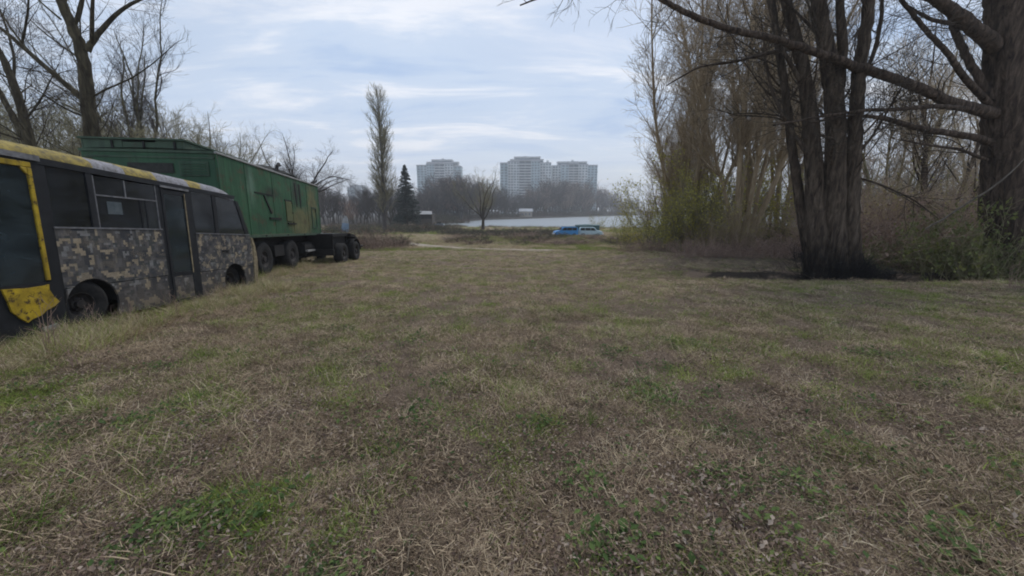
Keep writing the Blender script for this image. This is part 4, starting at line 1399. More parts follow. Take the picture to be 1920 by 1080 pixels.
def build_bus():
    rz = math.atan2(BUS_D[1], BUS_D[0])
    z0 = -0.05 * BUS_O[1]
    root = empty('camouflage_bus', 'abandoned minibus in grey digital camouflage with flaking yellow roof', 'bus', (BUS_O[0], BUS_O[1], z0))
    root.rotation_euler = Euler((0, 0.062, rz), 'XYZ')
    # XYZ euler: pitch about local y after yaw
    root.rotation_euler = (Matrix.Rotation(rz, 3, 'Z') @ Matrix.Rotation(0.060, 3, 'Y')).to_euler()
    WD = 2.15
    fr, rr_, ar = 0.18, 3.84, 0.43
    # camouflage side panels, joints left open at the seam and the door
    seam = 0.70
    a1 = math.asin((seam - 0.36) / ar)
    up_l = [(-0.24, seam + .006)] + [(x, z) for x, z in reversed(arc(fr, 0.38, ar, math.asin((seam + .006 - 0.38) / ar), math.pi - math.asin((seam + .006 - 0.38) / ar)))] + [(1.72, seam + .006), (1.72, 1.635), (-0.24, 1.635)]
    MB().slab(up_l, 0, .03).build('side_panel', MT['camo'], root)
    lo1 = [(-0.26, 0.12), (fr - ar * 0.86, 0.14)] + [(x, z) for x, z in reversed(arc(fr, 0.38, ar, math.pi - math.asin((seam - .006 - 0.38) / ar), math.pi + 0.55, 10))][::-1][:0]
    left = arc(fr, 0.38, ar, math.pi + 0.5, math.pi - math.asin((seam - .006 - 0.38) / ar), 9)
    MB().slab([(-0.26, 0.14)] + [(left[0][0], 0.14)] + left + [(-0.26, seam - .006)], 0.004, .034).build('side_panel', MT['camo'], root)
    right = arc(fr, 0.38, ar, math.asin((seam - .006 - 0.38) / ar), -0.42, 9)
    MB().slab([(1.70, seam - .006)] + right + [(right[-1][0], 0.13), (1.70, 0.10)], 0.004, .034).build('side_panel', MT['camo'], root)
    # rear part
    s2 = 0.68
    aa = math.asin((s2 + .006 - 0.36) / ar)
    pr = [(2.62, s2 + .006)] + list(reversed(arc(rr_, 0.36, ar, aa, math.pi - aa))) + [(4.66, s2 + .006), (4.70, 1.15), (4.60, 1.53), (2.62, 1.56)]
    MB().slab(pr, 0, .03).build('side_panel', MT['camo'], root)
    aa = math.asin((s2 - .006 - 0.36) / ar)
    left = arc(rr_, 0.36, ar, math.pi + 0.6, math.pi - aa, 9)
    MB().slab([(2.62, 0.10), (left[0][0], 0.10)] + left + [(2.62, s2 - .006)], 0.004, .034).build('side_panel', MT['camo'], root)
    right = arc(rr_, 0.36, ar, aa, -0.5, 9)
    MB().slab([(4.64, s2 - .006)] + right + [(4.46, 0.10), (4.60, 0.16)], 0.004, .034).build('side_panel', MT['camo'], root)
    MB().tube([(3.42, -0.012, 1.13), (3.50, -0.014, 1.15), (3.60, -0.012, 1.12), (3.64, -0.008, 1.14)], 0.022, 6).build('filler_cap', MT['burnt'], root)
    # belt moulding
    MB().box(-0.24, 1.72, -0.012, 0.03, 1.637, 1.662).build('belt_moulding', MT['grey_trim'], root)
    MB().slab([(2.62, 1.562), (4.58, 1.532), (4.58, 1.552), (2.62, 1.585)], -0.012, 0.03).build('belt_moulding', MT['grey_trim'], root)
    # window pillars and rails (black)
    pil = MB()
    for a, b, z0_, z1_ in ((-0.40, -0.22, 0.15, 2.62), (0.36, 0.46, 1.66, 2.60), (1.70, 1.80, 0.12, 2.60), (2.44, 2.62, 0.12, 2.60), (3.28, 3.40, 1.58, 2.57)):
        pil.box(a, b, 0.004, 0.06, z0_, z1_)
    pil.build('window_pillar', MT['black_body'], root)
    MB().slab([(4.12, 2.44), (4.24, 2.42), (4.60, 1.56), (4.44, 1.56)], 0.004, 0.06).build('rear_pillar', MT['black_body'], root)
    MB().slab([(-2.2, 2.62), (4.1, 2.475), (4.14, 2.56), (-2.2, 2.72)], -0.004, 0.07).build('window_header', MT['black_body'], root)
    MB().slab([(-1.5, 2.63), (-0.30, 2.61), (-0.30, 2.69), (-1.5, 2.71)], -0.03, -0.005).build('door_header', MT['grey_trim'], root)
    MB().slab([(1.78, 2.50), (2.52, 2.487), (2.52, 2.53), (1.78, 2.545)], -0.028, -0.005).build('door_header', MT['grey_trim'], root)
    # window panes
    MB().slab([(-0.22, 1.664), (0.36, 1.664), (0.36, 2.60), (-0.22, 2.60)], 0.022, 0.028).build('window_pane', MT['glass'], root)
    # framed sliding window: 2 small panes above, 3 below
    fr_ = MB()
    fr_.box(0.46, 1.70, 0.008, 0.03, 2.20, 2.225)
    fr_.box(0.46, 0.485, 0.008, 0.03, 1.664, 2.535)
    fr_.box(1.675, 1.70, 0.008, 0.03, 1.664, 2.515)
    fr_.box(1.02, 1.045, 0.008, 0.03, 2.226, 2.525)
    fr_.build('window_frame', MT['grey_trim'], root)
    f2 = MB(); f2.box(1.30, 1.33, 0.008, 0.03, 1.664, 2.199); f2.box(1.42, 1.445, 0.01, 0.032, 1.664, 2.199)
    f2.build('window_divider', MT['black_body'], root)
    for a, b, z0_, z1_ in ((0.486, 1.019, 2.227, 2.53), (1.046, 1.674, 2.227, 2.515), (0.486, 1.299, 1.664, 2.198), (1.331, 1.419, 1.664, 2.198), (1.446, 1.674, 1.664, 2.198)):
        MB().box(a, b, 0.02, 0.026, z0_, z1_).build('window_pane', MT['glass'], root)
    MB().box(2.62, 3.28, 0.02, 0.026, 1.587, 2.50).build('window_pane', MT['glass'], root)
    MB().slab([(3.40, 1.575), (4.44, 1.556), (4.12, 2.44), (3.40, 2.48)], 0.02, 0.026).build('window_pane', MT['glass'], root)
    # pale bluish patch on the glass
    MB().box(0.66, 0.93, 0.012, 0.0185, 1.90, 2.12).build('sticker', M_noise('faded_blue_paper', [(0.3, (0.05, 0.065, 0.075)), (0.7, (0.10, 0.12, 0.13))], 8), root)
    # rear passenger door
    dr = MB(); dr.box(1.80, 1.86, -0.006, 0.03, 0.12, 2.48); dr.box(2.38, 2.44, -0.006, 0.03, 0.12, 2.46); dr.box(1.861, 2.379, -0.006, 0.03, 2.38, 2.46)
    dr.box(1.861, 2.379, -0.006, 0.03, 0.66, 0.74)
    dr.build('door_frame', MT['black_body'], root)
    MB().box(2.375, 2.40, -0.02, -0.007, 0.7, 2.42).build('door_seal', MT['tan_trim'], root)
    MB().box(1.862, 2.378, 0.005, 0.011, 0.742, 2.378).build('door_glass', MT['glass2'], root)
    MB().box(1.862, 2.378, 0.0, 0.026, 0.16, 0.658).build('door_panel', MT['camo'], root)
    MB().box(1.82, 2.42, -0.03, 0.02, 0.105, 0.15).build('door_step', MT['black_body'], root)
    # front door, yellow
    yd = MB(); yd.box(-0.468, -0.412, -0.02, 0.03, 0.86, 2.50); yd.box(-1.45, -0.415, -0.02, 0.03, 2.502, 2.58)
    yd.box(-1.45, -1.42, -0.02, 0.03, 0.86, 2.50)
    yd.slab([(-0.56, 2.501), (-0.469, 2.501), (-0.469, 2.38)], -0.02, 0.03)
    yd.build('front_door_frame', MT['yellow'], root, bevel=0.01)
    ragged = [(-1.02, 0.80), (-0.98, 0.62), (-0.96, 0.48), (-0.88, 0.37), (-0.80, 0.29), (-0.74, 0.33), (-0.62, 0.36), (-0.55, 0.42), (-0.44, 0.46), (-0.36, 0.52), (-0.42, 0.60), (-0.47, 0.72), (-0.46, 0.80), (-0.50, 0.79), (-0.7, 0.78)]
    MB().slab(ragged, -0.028, -0.004).build('front_door_panel', MT['yellow'], root)
    MB().box(-1.388, -0.470, 0.004, 0.01, 0.80, 2.498).build('front_door_glass', MT['glass2'], root)
    MB().slab([(-1.45, 0.1), (-0.40, 0.1), (-0.40, 0.84), (-1.45, 0.84)], 0.0, 0.03).build('front_door_base', MT['black_body'], root)
    MB().slab([(-0.62, 0.10), (-0.42, 0.13), (-0.44, 0.20), (-0.64, 0.17)], -0.03, -0.012).build('torn_plate', MT['pale_steel'], root)
    # front corner and nose
    MB().slab([(-2.25, 0.15), (-1.46, 0.15), (-1.46, 1.6), (-2.3, 1.6)], 0, 0.03).build('front_side_panel', MT['camo'], root)
    MB().slab([(-2.2, 1.61), (-1.46, 1.61), (-1.46, 2.56), (-1.95, 2.56)], 0.02, 0.026).build('cab_window', MT['glass'], root)
    MB().box(-2.32, -2.27, 0.0, WD, 0.3, 1.5).build('front_panel', MT['camo'], root)
    MB().loft([[(-2.27, 0.05, 1.5), (-2.29, WD / 2, 1.5), (-2.27, WD - .05, 1.5)], [(-1.98, 0.05, 2.56), (-2.02, WD / 2, 2.56), (-1.98, WD - .05, 2.56)]]).build('windscreen', MT['glass'], root)
    MB().box(-2.42, -2.3, 0.0, WD, 0.22, 0.5).build('front_bumper', MT['black_body'], root, bevel=0.03)
    for yy in (0.25, WD - 0.25):
        MB().lathe([(0.001, 0), (0.09, 0.005), (0.1, 0.03)], (-2.33, yy, 0.8), 16, rot=-math.pi / 2).build('headlight', MT['pale_steel'], root)
    # far side with window openings
    far = MB()
    far.box(-2.25, 4.66, WD - 0.03, WD, 0.12, 1.62)
    far.slab([(-2.2, 2.50), (4.1, 2.42), (4.14, 2.56), (-2.2, 2.66)], WD - .03, WD)
    for a in (-1.3, 0.2, 1.5, 2.8):
        far.box(a, a + 0.12, WD - 0.03, WD, 1.62, 2.52)
    far.box(4.1, 4.3, WD - 0.03, WD, 1.62, 2.43)
    far.build('far_side_wall', MT['camo'], root)
    for a, b in ((-1.18, 0.2), (0.32, 1.5), (1.62, 2.8), (2.92, 4.1)):
        MB().box(a, b, WD - 0.02, WD - 0.014, 1.621, 2.46).build('far_window_pane', MT['glass'], root)
    # rear end
    rw = MB()
    rw.loft([[(4.66, 0.03, 0.12), (4.72, 0.4, 0.12), (4.74, WD / 2, 0.12), (4.72, WD - .4, 0.12), (4.66, WD - .03, 0.12)],
             [(4.70, 0.03, 1.15), (4.78, 0.4, 1.15), (4.80, WD / 2, 1.15), (4.78, WD - .4, 1.15), (4.70, WD - .03, 1.15)],
             [(4.60, 0.03, 1.55), (4.68, 0.4, 1.55), (4.70, WD / 2, 1.55), (4.68, WD - .4, 1.55), (4.60, WD - .03, 1.55)]])
    rw.build('rear_panel', MT['camo'], root, smooth=True)
    MB().loft([[(4.60, 0.06, 1.56), (4.70, WD / 2, 1.56), (4.60, WD - .06, 1.56)], [(4.24, 0.06, 2.44), (4.32, WD / 2, 2.46), (4.24, WD - .06, 2.44)]]).build('rear_window', MT['glass'], root)
    MB().slab([(4.62, 0.20), (4.74, 0.16), (4.82, 0.48), (4.84, 0.85), (4.80, 1.20), (4.70, 1.45), (4.61, 1.47), (4.68, 1.15), (4.655, 0.7)], -0.02, 0.16).build('rear_corner_trim', MT['tan_trim'], root, bevel=0.015)
    # roof: cove along the windows and crowned top
    secs = []
    for s, dz, yo in [(-2.05, -0.10, 0.05), (-1.8, 0.0, 0.0), (-1.0, 0, 0), (0, -.01, 0), (1, -.035, 0), (2, -.06, 0), (3, -.095, 0), (3.6, -.125, 0), (3.9, -.175, 0.01), (4.1, -.24, 0.03), (4.24, -.32, 0.06), (4.30, -.40, 0.10)]:
        half = [(0.0 + yo, 2.63), (0.005 + yo, 2.70), (0.05 + yo, 2.79), (0.14 + yo, 2.85), (0.3, 2.89), (0.65, 2.93), (WD / 2, 2.95)]
        full = half + [(WD - y, z) for y, z in reversed(half[:-1])]
        secs.append([(s, y, max(z + dz, 2.38)) for y, z in full])
    MB().loft(secs).build('roof', MT['roof'], root, smooth=True)
    MB().loft([[(s, y, z - 0.03) for s, y, z in sec] for sec in secs]).build('ceiling_lining', MT['interior'], root, smooth=True)
    # floor, arches, seats
    MB().box(-2.2, 4.6, 0.66, WD - 0.66, 0.50, 0.55).box(fr + ar + .02, rr_ - ar - .02, 0.04, .655, 0.5, 0.55).box(-2.2, fr - ar - .02, 0.04, .655, 0.5, 0.55).build('floor_pan', MT['interior'], root)
    for cx in (fr, rr_):
        ac = arc(cx, 0.37, ar + 0.01, math.pi, 0, 16)
        MB().loft([[(x, 0.035, z) for x, z in ac], [(x, 0.62, z) for x, z in ac]]).build('wheel_arch', MT['burnt'], root, smooth=True)
        MB().box(cx - ar, cx + ar, 0.62, 0.64, 0.2, 0.82).build('arch_wall', MT['burnt'], root)
    MB().box(-2.0, 4.4, 0.35, 0.47, 0.26, 0.42).box(-2.0, 4.4, WD - .47, WD - .35, 0.26, 0.42).build('chassis_rail', MT['burnt'], root)
    wheel(root, (0.06, 0.10, 0.40), 0.40, 0.22, 0.20, rot=R(-9))
    wheel(root, (rr_, 0.16, 0.36), 0.38, 0.22, 0.20)
    wheel(root, (0.10, WD - 0.32, 0.40), 0.40, 0.22, 0.20)
    wheel(root, (rr_, WD - 0.38, 0.36), 0.38, 0.22, 0.20)
    for s in (-0.1, 0.75, 2.9, 3.7):
        for y in (0.30, 1.25):
            st = MB(); st.box(s, s + 0.42, y, y + 0.62, 0.95, 1.05)
            st.slab([(s + 0.36, 1.05), (s + 0.46, 1.05), (s + 0.56, 1.78), (s + 0.49, 1.80)], y, y + 0.62)
            st.box(s + 0.15, s + 0.25, y + 0.26, y + 0.36, 0.55, 0.95)
            st.build('seat', MT['seat'], root, bevel=0.02)
    MB().tube([(2.0, 0.25, 0.55), (2.0, 0.25, 2.7)], 0.017, 8).tube([(-0.3, 0.3, 0.55), (-0.3, 0.3, 2.7)], 0.017, 8).build('grab_pole', MT['grey_trim'], root)
    return root


build_bus()

# ---------------------------------------------------------------- the green box truck
TR_O = np.array([-8.76582075, 13.30167834]); TR_D = np.array([-0.17116138, 0.98524301])


def build_truck():
    rz = math.atan2(TR_D[1], TR_D[0])
    root = empty('box_trailer', 'derelict long green box trailer with raised housing on its roof', 'trailer', (TR_O[0], TR_O[1], -0.05 * TR_O[1]))
    root.rotation_euler = (Matrix.Rotation(rz, 3, 'Z') @ Matrix.Rotation(0.044, 3, 'Y')).to_euler()
    x0, x1, WB, zb, zt = -2.38, 6.15, 3.25, 1.38, 3.83
    gp = MT['green_paint']
    # long wall made of sheets with raised joints
    cuts = [x0, -0.9, 1.0, 2.75, 4.5, x1]
    for a, b in zip(cuts[:-1], cuts[1:]):
        MB().box(a + .004, b - .004, 0.0, 0.05, zb + 0.10, zt - 0.06).build('side_sheet', MT['side_paint'], root)
    MB().box(x0, x1, 0.052, WB, zb + 0.1, zb + 0.16).build('box_floor', MT['burnt'], root)
    MB().box(x0, x1, WB - 0.05, WB, zb + .165, zt - 0.06).build('far_wall', gp, root)
    MB().box(x1 - 0.05, x1, 0.055, WB - .055, zb + .165, zt - .06).build('front_wall', gp, root)
    # rear wall, towards the camera
    MB().box(x0, x0 + 0.05, 0.055, WB - .055, zb + .165, zt - .06).build('rear_wall', gp, root)
    # rails
    MB().box(x0 - .02, x1 + .02, -0.03, 0.05, zb, zb + 0.095).build('bottom_rail', MT['green_dark'], root)
    tr = MB(); tr.slab([(x0 - .03, zt - .055), (x1 + .03, zt - .055), (x1 + .03, zt + 0.01), (x0 - .03, zt + 0.01)], -0.035, 0.04)
    tr.build('roof_edge', MT['pale_steel'], root, bevel=0.012)
    MB().box(x0 - .03, x0 + .045, 0.042, WB + .03, zt - .055, zt + 0.01).build('rear_roof_edge', MT['green_dark'], root)
    # roof, slightly crowned
    secs = []
    for x in np.linspace(x0 - .02, x1 + .02, 12):
        secs.append([(x, y, zt + 0.012 + 0.05 * math.sin(math.pi * y / WB)) for y in np.linspace(-0.02, WB + .02, 9)])
    MB().loft(secs).build('roof', MT['green_dark'], root, smooth=True)
    # corner posts
    for x in (x0 - .012, x1 - 0.05):
        MB().box(x, x + 0.062, -0.014, 0.0, zb + .1, zt - .06).build('corner_post', gp, root)
    # raised hatch housing on the roof
    hz0, hz1 = zt + 0.015, zt + 0.27
    hs = MB()
    hs.box(x0 + 0.05, x0 + 3.4, 0.80, 0.84, hz0, hz1)
    hs.box(x0 + 0.05, x0 + 3.4, WB - .04, WB, hz0, hz1)
    hs.box(x0 + 3.36, x0 + 3.4, 0.845, WB - .045, hz0, hz1)
    hs.box(x0 + 0.05, x0 + 0.09, 0.845, 1.50, hz0, hz1); hs.box(x0 + 0.05, x0 + 0.09, 2.30, WB - .045, hz0, hz1)
    hs.box(x0 + 0.06, x0 + 0.10, 1.505, 2.295, hz0, hz1 - 0.05)
    hs.build('roof_housing', MT['green_dark'], root, bevel=0.008)
    MB().box(x0 + 0.0, x0 + 3.46, 0.76, WB + .04, hz1 + .002, hz1 + 0.045).build('housing_lid', MT['green_dark'], root)
    for yy in (1.0, 1.75, 2.5):
        MB().box(x0 + 0.02, x0 + 0.048, yy, yy + 0.05, hz0 + .02, hz1 - .03).build('housing_clamp', MT['burnt'], root)
    # rear wall fittings: louvred vent and dark opening
    MB().box(x0 - 0.03, x0 - 0.002, 0.22, 0.95, zt - 0.68, zt - 0.28).build('vent_frame', MT['green_dark'], root)
    for k in range(5):
        MB().box(x0 - 0.05, x0 - 0.032, 0.26, 0.91, zt - 0.64 + k * 0.07, zt - 0.60 + k * 0.07).build('vent_slat', gp, root)
    MB().box(x0 - 0.03, x0 - 0.002, 1.10, 2.2, zt - 0.60, zt - 0.34).build('rear_window', MT['tarp'], root)
    MB().box(x0 - 0.02, x0 - 0.002, 0.06, WB - .06, zt - 0.20, zt - 0.16).build('rear_rib', MT['green_dark'], root)
    MB().box(x0 - 0.03, x0 - 0.002, 1.05, 2.25, zb + .2, zt - 0.8).build('rear_door', gp, root, bevel=0.01)
    # cover strips over the sheet joints, hinges and lamp
    for x in (-0.9, 1.0, 2.75, 4.5):
        MB().box(x - 0.03, x + 0.03, -0.012, -0.001, zb + .11, zt - .07).build('cover_strip', MT['side_paint'], root)
    for z in (1.9, 2.3, 2.7):
        MB().box(2.585, 2.66, -0.045, -0.031, z, z + 0.06).build('hinge', MT['burnt'], root)
    for x in (-2.2, 0.0, 1.9, 3.7, 5.7):
        MB().box(x, x + 0.09, -0.045, -0.031, zb + 0.03, zb + 0.075).build('tie_hook', MT['burnt'], root)
    MB().box(0.9, 1.75, 0.10, 0.5, 0.62, 1.05).build('tool_box', MT['burnt'], root, bevel=0.02)
    MB().box(-1.5, -0.9, 0.12, 0.5, 0.7, 1.15).build('tool_box', MT['burnt'], root, bevel=0.02)
    # side fittings
    MB().box(2.02, 2.60, -0.03, -0.001, 1.98, 2.78).build('khaki_hatch', MT['khaki'], root, bevel=0.01)
    MB().box(1.96, 2.66, -0.022, -0.002, 2.785, 2.84).build('hatch_rail', MT['burnt'], root)
    MB().box(2.06, 2.9, -0.05, -0.002, 1.86, 1.91).build('hatch_ledge', MT['burnt'], root)
    for a, b, z0_, z1_ in ((-0.42, 0.9, 2.88, 2.92),):
        MB().box(a, b, -0.02, -0.002, z0_, z1_).build('door_top_rail', MT['burnt'], root)
    MB().slab([(0.20, 2.85), (0.28, 2.85), (0.75, 2.24), (0.66, 2.22)], -0.03, -0.002).build('door_stay', MT['burnt'], root)
    MB().box(0.5, 1.45, -0.04, -0.002, 2.03, 2.09).build('grab_rail', MT['burnt'], root)
    MB().slab([(3.1, 3.6), (3.2, 3.6), (3.28, 2.7), (3.2, 2.6)], -0.012, -0.002).build('torn_strip', MT['burnt'], root)
    MB().slab([(3.55, 3.62), (3.72, 3.6), (3.76, 2.85), (3.66, 2.55), (3.6, 2.9)], -0.012, -0.002).build('torn_strip', MT['burnt'], root)
    fr_ = MB(); fr_.box(4.95, 5.0, -0.03, -0.002, 1.7, 2.7); fr_.box(5.55, 5.6, -0.03, -0.002, 1.7, 2.7); fr_.box(5.001, 5.549, -0.03, -0.002, 2.64, 2.7); fr_.box(5.001, 5.549, -0.03, -0.002, 1.7, 1.75)
    fr_.build('hatch_frame', MT['green_dark'], root)
    MB().box(5.95, 6.2, -0.06, -0.031, zb - 0.02, zb + 0.10).build('marker_plate', MT['pale_steel'], root)
    # chassis
    ch = MB(); ch.box(-1.6, 6.25, 0.75, 0.95, 0.92, 1.2); ch.box(-1.6, 6.25, 2.2, 2.4, 0.92, 1.2)
    for x in (-1.4, 0.8, 3.2, 5.4): ch.box(x, x + 0.14, 0.951, 2.199, 0.95, 1.15)
    ch.build('chassis_frame', MT['burnt'], root)
    sk = MB(); sk.box(-1.2, 5.9, 0.50, 0.54, 0.95, 1.375); sk.box(3.3, 6.0, 0.45, 0.49, 0.35, 0.94); sk.box(-2.3, 6.0, 1.6, 1.64, -0.05, 1.37); sk.box(-1.2, 6.0, 0.62, 0.66, 0.30, 0.94)  # added dark panels standing in for the shade below the box
    sk.build('underside_shade', MT['burnt'], root)
    for x in (0.05, 2.55):
        wheel(root, (x, 0.10, 0.60), 0.61, 0.42, 0.30, nut=8)
        wheel(root, (x, WB - 0.52, 0.60), 0.61, 0.42, 0.30, nut=8)
        MB().tube([(x, 0.3, 0.6), (x, WB - .3, 0.6)], 0.11, 10).build('axle', MT['burnt'], root)
    MB().tube([(4.0, 0.40, 0.78), (5.3, 0.40, 0.78)], 0.30, 16).build('fuel_tank', MT['burnt'], root, smooth=False)
    st = MB(); st.box(4.05, 5.05, 0.0, 0.28, 0.62, 0.70); st.build('step', MT['pale_steel'], root)
    MB().box(3.95, 5.2, 0.02, 0.30, 0.24, 0.34).build('step', MT['tan_trim'], root)
    MB().box(4.0, 4.05, 0.1, 0.14, 0.34, 1.0).box(5.1, 5.15, 0.1, 0.14, 0.34, 1.0).build('step_bracket', MT['burnt'], root)
    MB().slab([(6.2, 0.95), (7.0, 0.8), (7.0, 0.9), (6.2, 1.2)], 1.45, 1.7).build('drawbar', MT['burnt'], root)
    return root


truck = build_truck()
TM = Matrix.Translation((TR_O[0], TR_O[1], -0.05 * TR_O[1])) @ truck.rotation_euler.to_matrix().to_4x4()

# crumpled canvas and a bent pipe lying on the truck roof
def crumpled():
    rng = np.random.RandomState(8)
    n, m_ = 34, 10
    V = []
    for i in range(n):
        for j in range(m_):
            u = i / (n - 1); v = j / (m_ - 1)
            x = 1.0 + u * 4.3; y = 0.15 + v * 0.8
            h = 0.08 + 0.32 * math.sin(math.pi * v) * (0.25 + 1.1 * float(fbm(np.array([u * 7.0]), np.array([v * 2.0]), 33, 4)[0]) ** 2) * min(1, 6 * u, 4 * (1 - u) + .2)
            V.append((x, y + 0.1 * math.sin(9 * u), 3.84 + h))
    idx = np.arange(n * m_).reshape(n, m_)
    o = mesh_arrays('crumpled_canvas', np.array(V) - np.array([3.0, 0.5, 3.84]), [np.stack([idx[:-1, :-1], idx[:-1, 1:], idx[1:, 1:], idx[1:, :-1]], -1).reshape(-1, 4)], MT['tarp'], None, smooth=False)
    so = o.modifiers.new('thick', 'SOLIDIFY'); so.thickness = 0.02
    o.matrix_world = TM @ Matrix.Translation((3.0, 0.5, 3.84))
    tag(o, 'dark crumpled canvas heaped along the roof edge of the green box', 'tarpaulin')
    o2 = MB().tube([(0, 0, 0), (0.1, 0, 0.22), (0.3, 0.02, 0.34), (0.45, 0.02, 0.30)], [0.06, 0.07, 0.07, 0.05], 8).add(
        [(-.2, -.05, 0.0), (0.3, -.05, 0.0), (0.3, 0.15, 0.0), (-.2, 0.15, 0.0), (0.05, 0.0, 0.2)], [(0, 1, 2, 3), (0, 1, 4), (1, 2, 4), (2, 3, 4), (3, 0, 4)]).build('bent_flue', MT['burnt'], None)
    o2.matrix_world = TM @ Matrix.Translation((2.15, 0.25, 3.93))
    tag(o2, 'bent black flue sticking up among the canvas on the truck roof', 'pipe')
    o3 = MB().tube([(0, 0, 0), (0.15, 0, 0.10), (0.38, -0.02, 0.16), (0.5, -0.04, 0.26)], [0.05, 0.06, 0.055, 0.03], 8).build('bent_pipe', MT['burnt'], None)
    o3.matrix_world = TM @ Matrix.Translation((5.7, 0.05, 3.85))
    tag(o3, 'short bent pipe at the far corner of the green box roof', 'pipe')


crumpled()


def wreck():
    loc = on_ground(610, 20.0)
    d = TR_D
    root = empty('burnt_chassis', 'blackened stripped truck chassis with bare wheels beyond the green trailer', 'truck', tuple(loc), (0, 0.03, math.atan2(d[1], d[0]) - 0.12))
    # x away from the camera, y to the left
    bk = MT['burnt']
    MB().box(-1.4, 1.6, -0.60, -0.35, 0.55, 1.0).box(-1.4, 1.6, 0.35, 0.6, 0.55, 1.0).box(-1.3, -1.1, -0.34, 0.34, 0.6, 0.95).box(1.2, 1.4, -0.34, 0.34, 0.6, 0.95).build('chassis_frame', bk, root)
    MB().box(-1.45, 0.5, -0.85, 1.25, 1.34, 1.50).box(-1.4, -1.3, -0.8, 1.2, 0.75, 1.34).box(0.4, 0.5, -0.8, 1.2, 1.0, 1.34).box(-1.29, 0.39, -0.72, -0.66, 1.0, 1.33).build('deck', bk, root)
    MB().box(-0.9, 0.35, -0.34, 0.8, 0.7, 1.33).box(0.55, 1.2, -0.3, 0.6, 0.8, 1.2).build('engine', bk, root, bevel=0.04)
    MB().slab([(0.5, 1.48), (1.2, 1.36), (1.75, 0.95), (1.8, 0.6), (1.7, 0.6), (1.12, 1.24), (0.5, 1.34)], -1.0, 1.1).build('bonnet', bk, root)
    fa = arc(0.95, 0.50, 0.68, math.pi, 0.1, 12)
    for y0_ in (-1.12, 0.75):
        MB().loft([[(x, y0_, z) for x, z in fa], [(x, y0_ + .4, z) for x, z in fa], [(x * 0.995, y0_ + .4, z - .03) for x, z in fa], [(x * .995, y0_, z - .03) for x, z in fa]], False).build('fender', bk, root, smooth=True)
        for x in (-0.80, 0.95):
            wheel(root, (x, y0_ + 0.02, 0.50), 0.52, 0.36, 0.27, nut=6)
    for x in (-0.80, 0.95):
        MB().tube([(x, -0.9, 0.5), (x, 0.95, 0.5)], 0.10, 8).build('axle', bk, root)
    MB().tube([(1.7, -0.9, 0.75), (2.1, -1.05, 0.70)], 0.05, 8).build('bumper_stub', MT['rim'], root)
    MB().box(-1.65, -1.47, -0.9, 1.2, 0.45, 0.75).build('rear_beam', bk, root)


wreck()

# ---------------------------------------------------------------- blue car and pale blue boat by the water
MT['blue'] = worn_paint('bright_blue_paint', (0.06, 0.27, 0.60), (0.05, 0.22, 0.50), (0.10, 0.13, 0.16), 2.0, 0.5, 0.66, 0.75, False)
MT['pale_blue'] = M_noise('pale_blue_paint', [(0.3, (0.32, 0.45, 0.52)), (0.7, (0.50, 0.63, 0.68))], 3, rough=0.6)
MT['mid_blue'] = M_noise('faded_grey_blue_paint', [(0.3, (0.11, 0.17, 0.24)), (0.7, (0.22, 0.29, 0.37))], 3, rough=0.6)
MT['white'] = M_noise('dirty_white_paint', [(0.3, (0.42, 0.42, 0.42)), (0.7, (0.68, 0.68, 0.68))], 4, rough=0.6)
MT['teal'] = M_noise('dull_teal_paint', [(0.3, (0.03, 0.075, 0.085)), (0.7, (0.06, 0.13, 0.14))], 3, rough=0.7)


def blue_van(loc, rz, paint, label, cat, zs):
    root = empty('small_van' if cat == 'van' else 'parked_car', label, cat, tuple(loc), (0, 0, rz))
    root.scale = (1, 1, zs)
    # profile along x (front at -x), body shell as a lofted section
    prof = [(-1.75, 0.35), (-1.8, 0.75), (-1.62, 0.98), (-1.05, 1.08), (-0.62, 1.62), (-0.3, 1.72), (1.3, 1.70), (1.62, 1.55), (1.72, 0.9), (1.70, 0.35)]
    belt = 1.08
    b = MB()
    secs = []
    for y, k in ((-0.74, 0.965), (-0.70, 1.0), (0.70, 1.0), (0.74, 0.965)):
        secs.append([(x * k, y, 0.35 + (z - 0.35) * (k if z > 1.1 else 1.0)) for x, z in prof])
    n = len(prof)
    b.loft(secs, close=True)
    tri = tessellate_polygon([[Vector((x, z, 0)) for x, z in prof]])
    base = len(b.v) - 4 * n
    b.f += [[base + i for i in t_] for t_ in tri] + [[base + 3 * n + i for i in reversed(t_)] for t_ in tri]
    b.build('body', paint, root)
    for sy in (-1, 1):
        for a, c in ((-0.78, -0.06), (0.0, 0.75), (0.82, 1.45)):
            MB().slab([(a, 1.12), (c, 1.12), (c, 1.58), (a + (0.28 if a < -0.5 else 0), 1.58)], sy * 0.745, sy * 0.755).build('side_window', MT['tarp'], root)
        for x in (-1.1, 1.1):
            wheel(root, (x, -0.74 if sy < 0 else 0.56, 0.30), 0.30, 0.18, 0.16)
    MB().loft([[(-1.10, -0.62, 1.12), (-1.10, 0.62, 1.12)], [(-0.68, -0.58, 1.6), (-0.68, 0.58, 1.6)]]).build('windscreen', MT['tarp'], root)
    MB().box(-0.5, 1.4, -0.6, 0.6, 1.705, 1.76).build('roof_rack', MT['teal'], root)
    MB().box(-1.95, -1.79, -0.72, 0.72, 0.36, 0.62).build('front_bumper', MT['white'], root, bevel=0.03)
    for yy in (-0.55, 0.55):
        MB().lathe([(0.001, 0), (0.11, 0.01), (0.12, 0.05)], (-1.84, yy, 0.78), 14, rot=-math.pi / 2).build('headlight', MT['white'], root)
    return root


g = on_ground(1062, 56.5)
blue_van(g, R(8), MT['blue'], 'small bright blue van with dark windows parked near the water', 'van', 0.86)
blue_van(on_ground(1108, 57.5), R(172), MT['pale_blue'], 'pale blue car with dark wheels standing right of the bright blue van', 'car', 0.82)


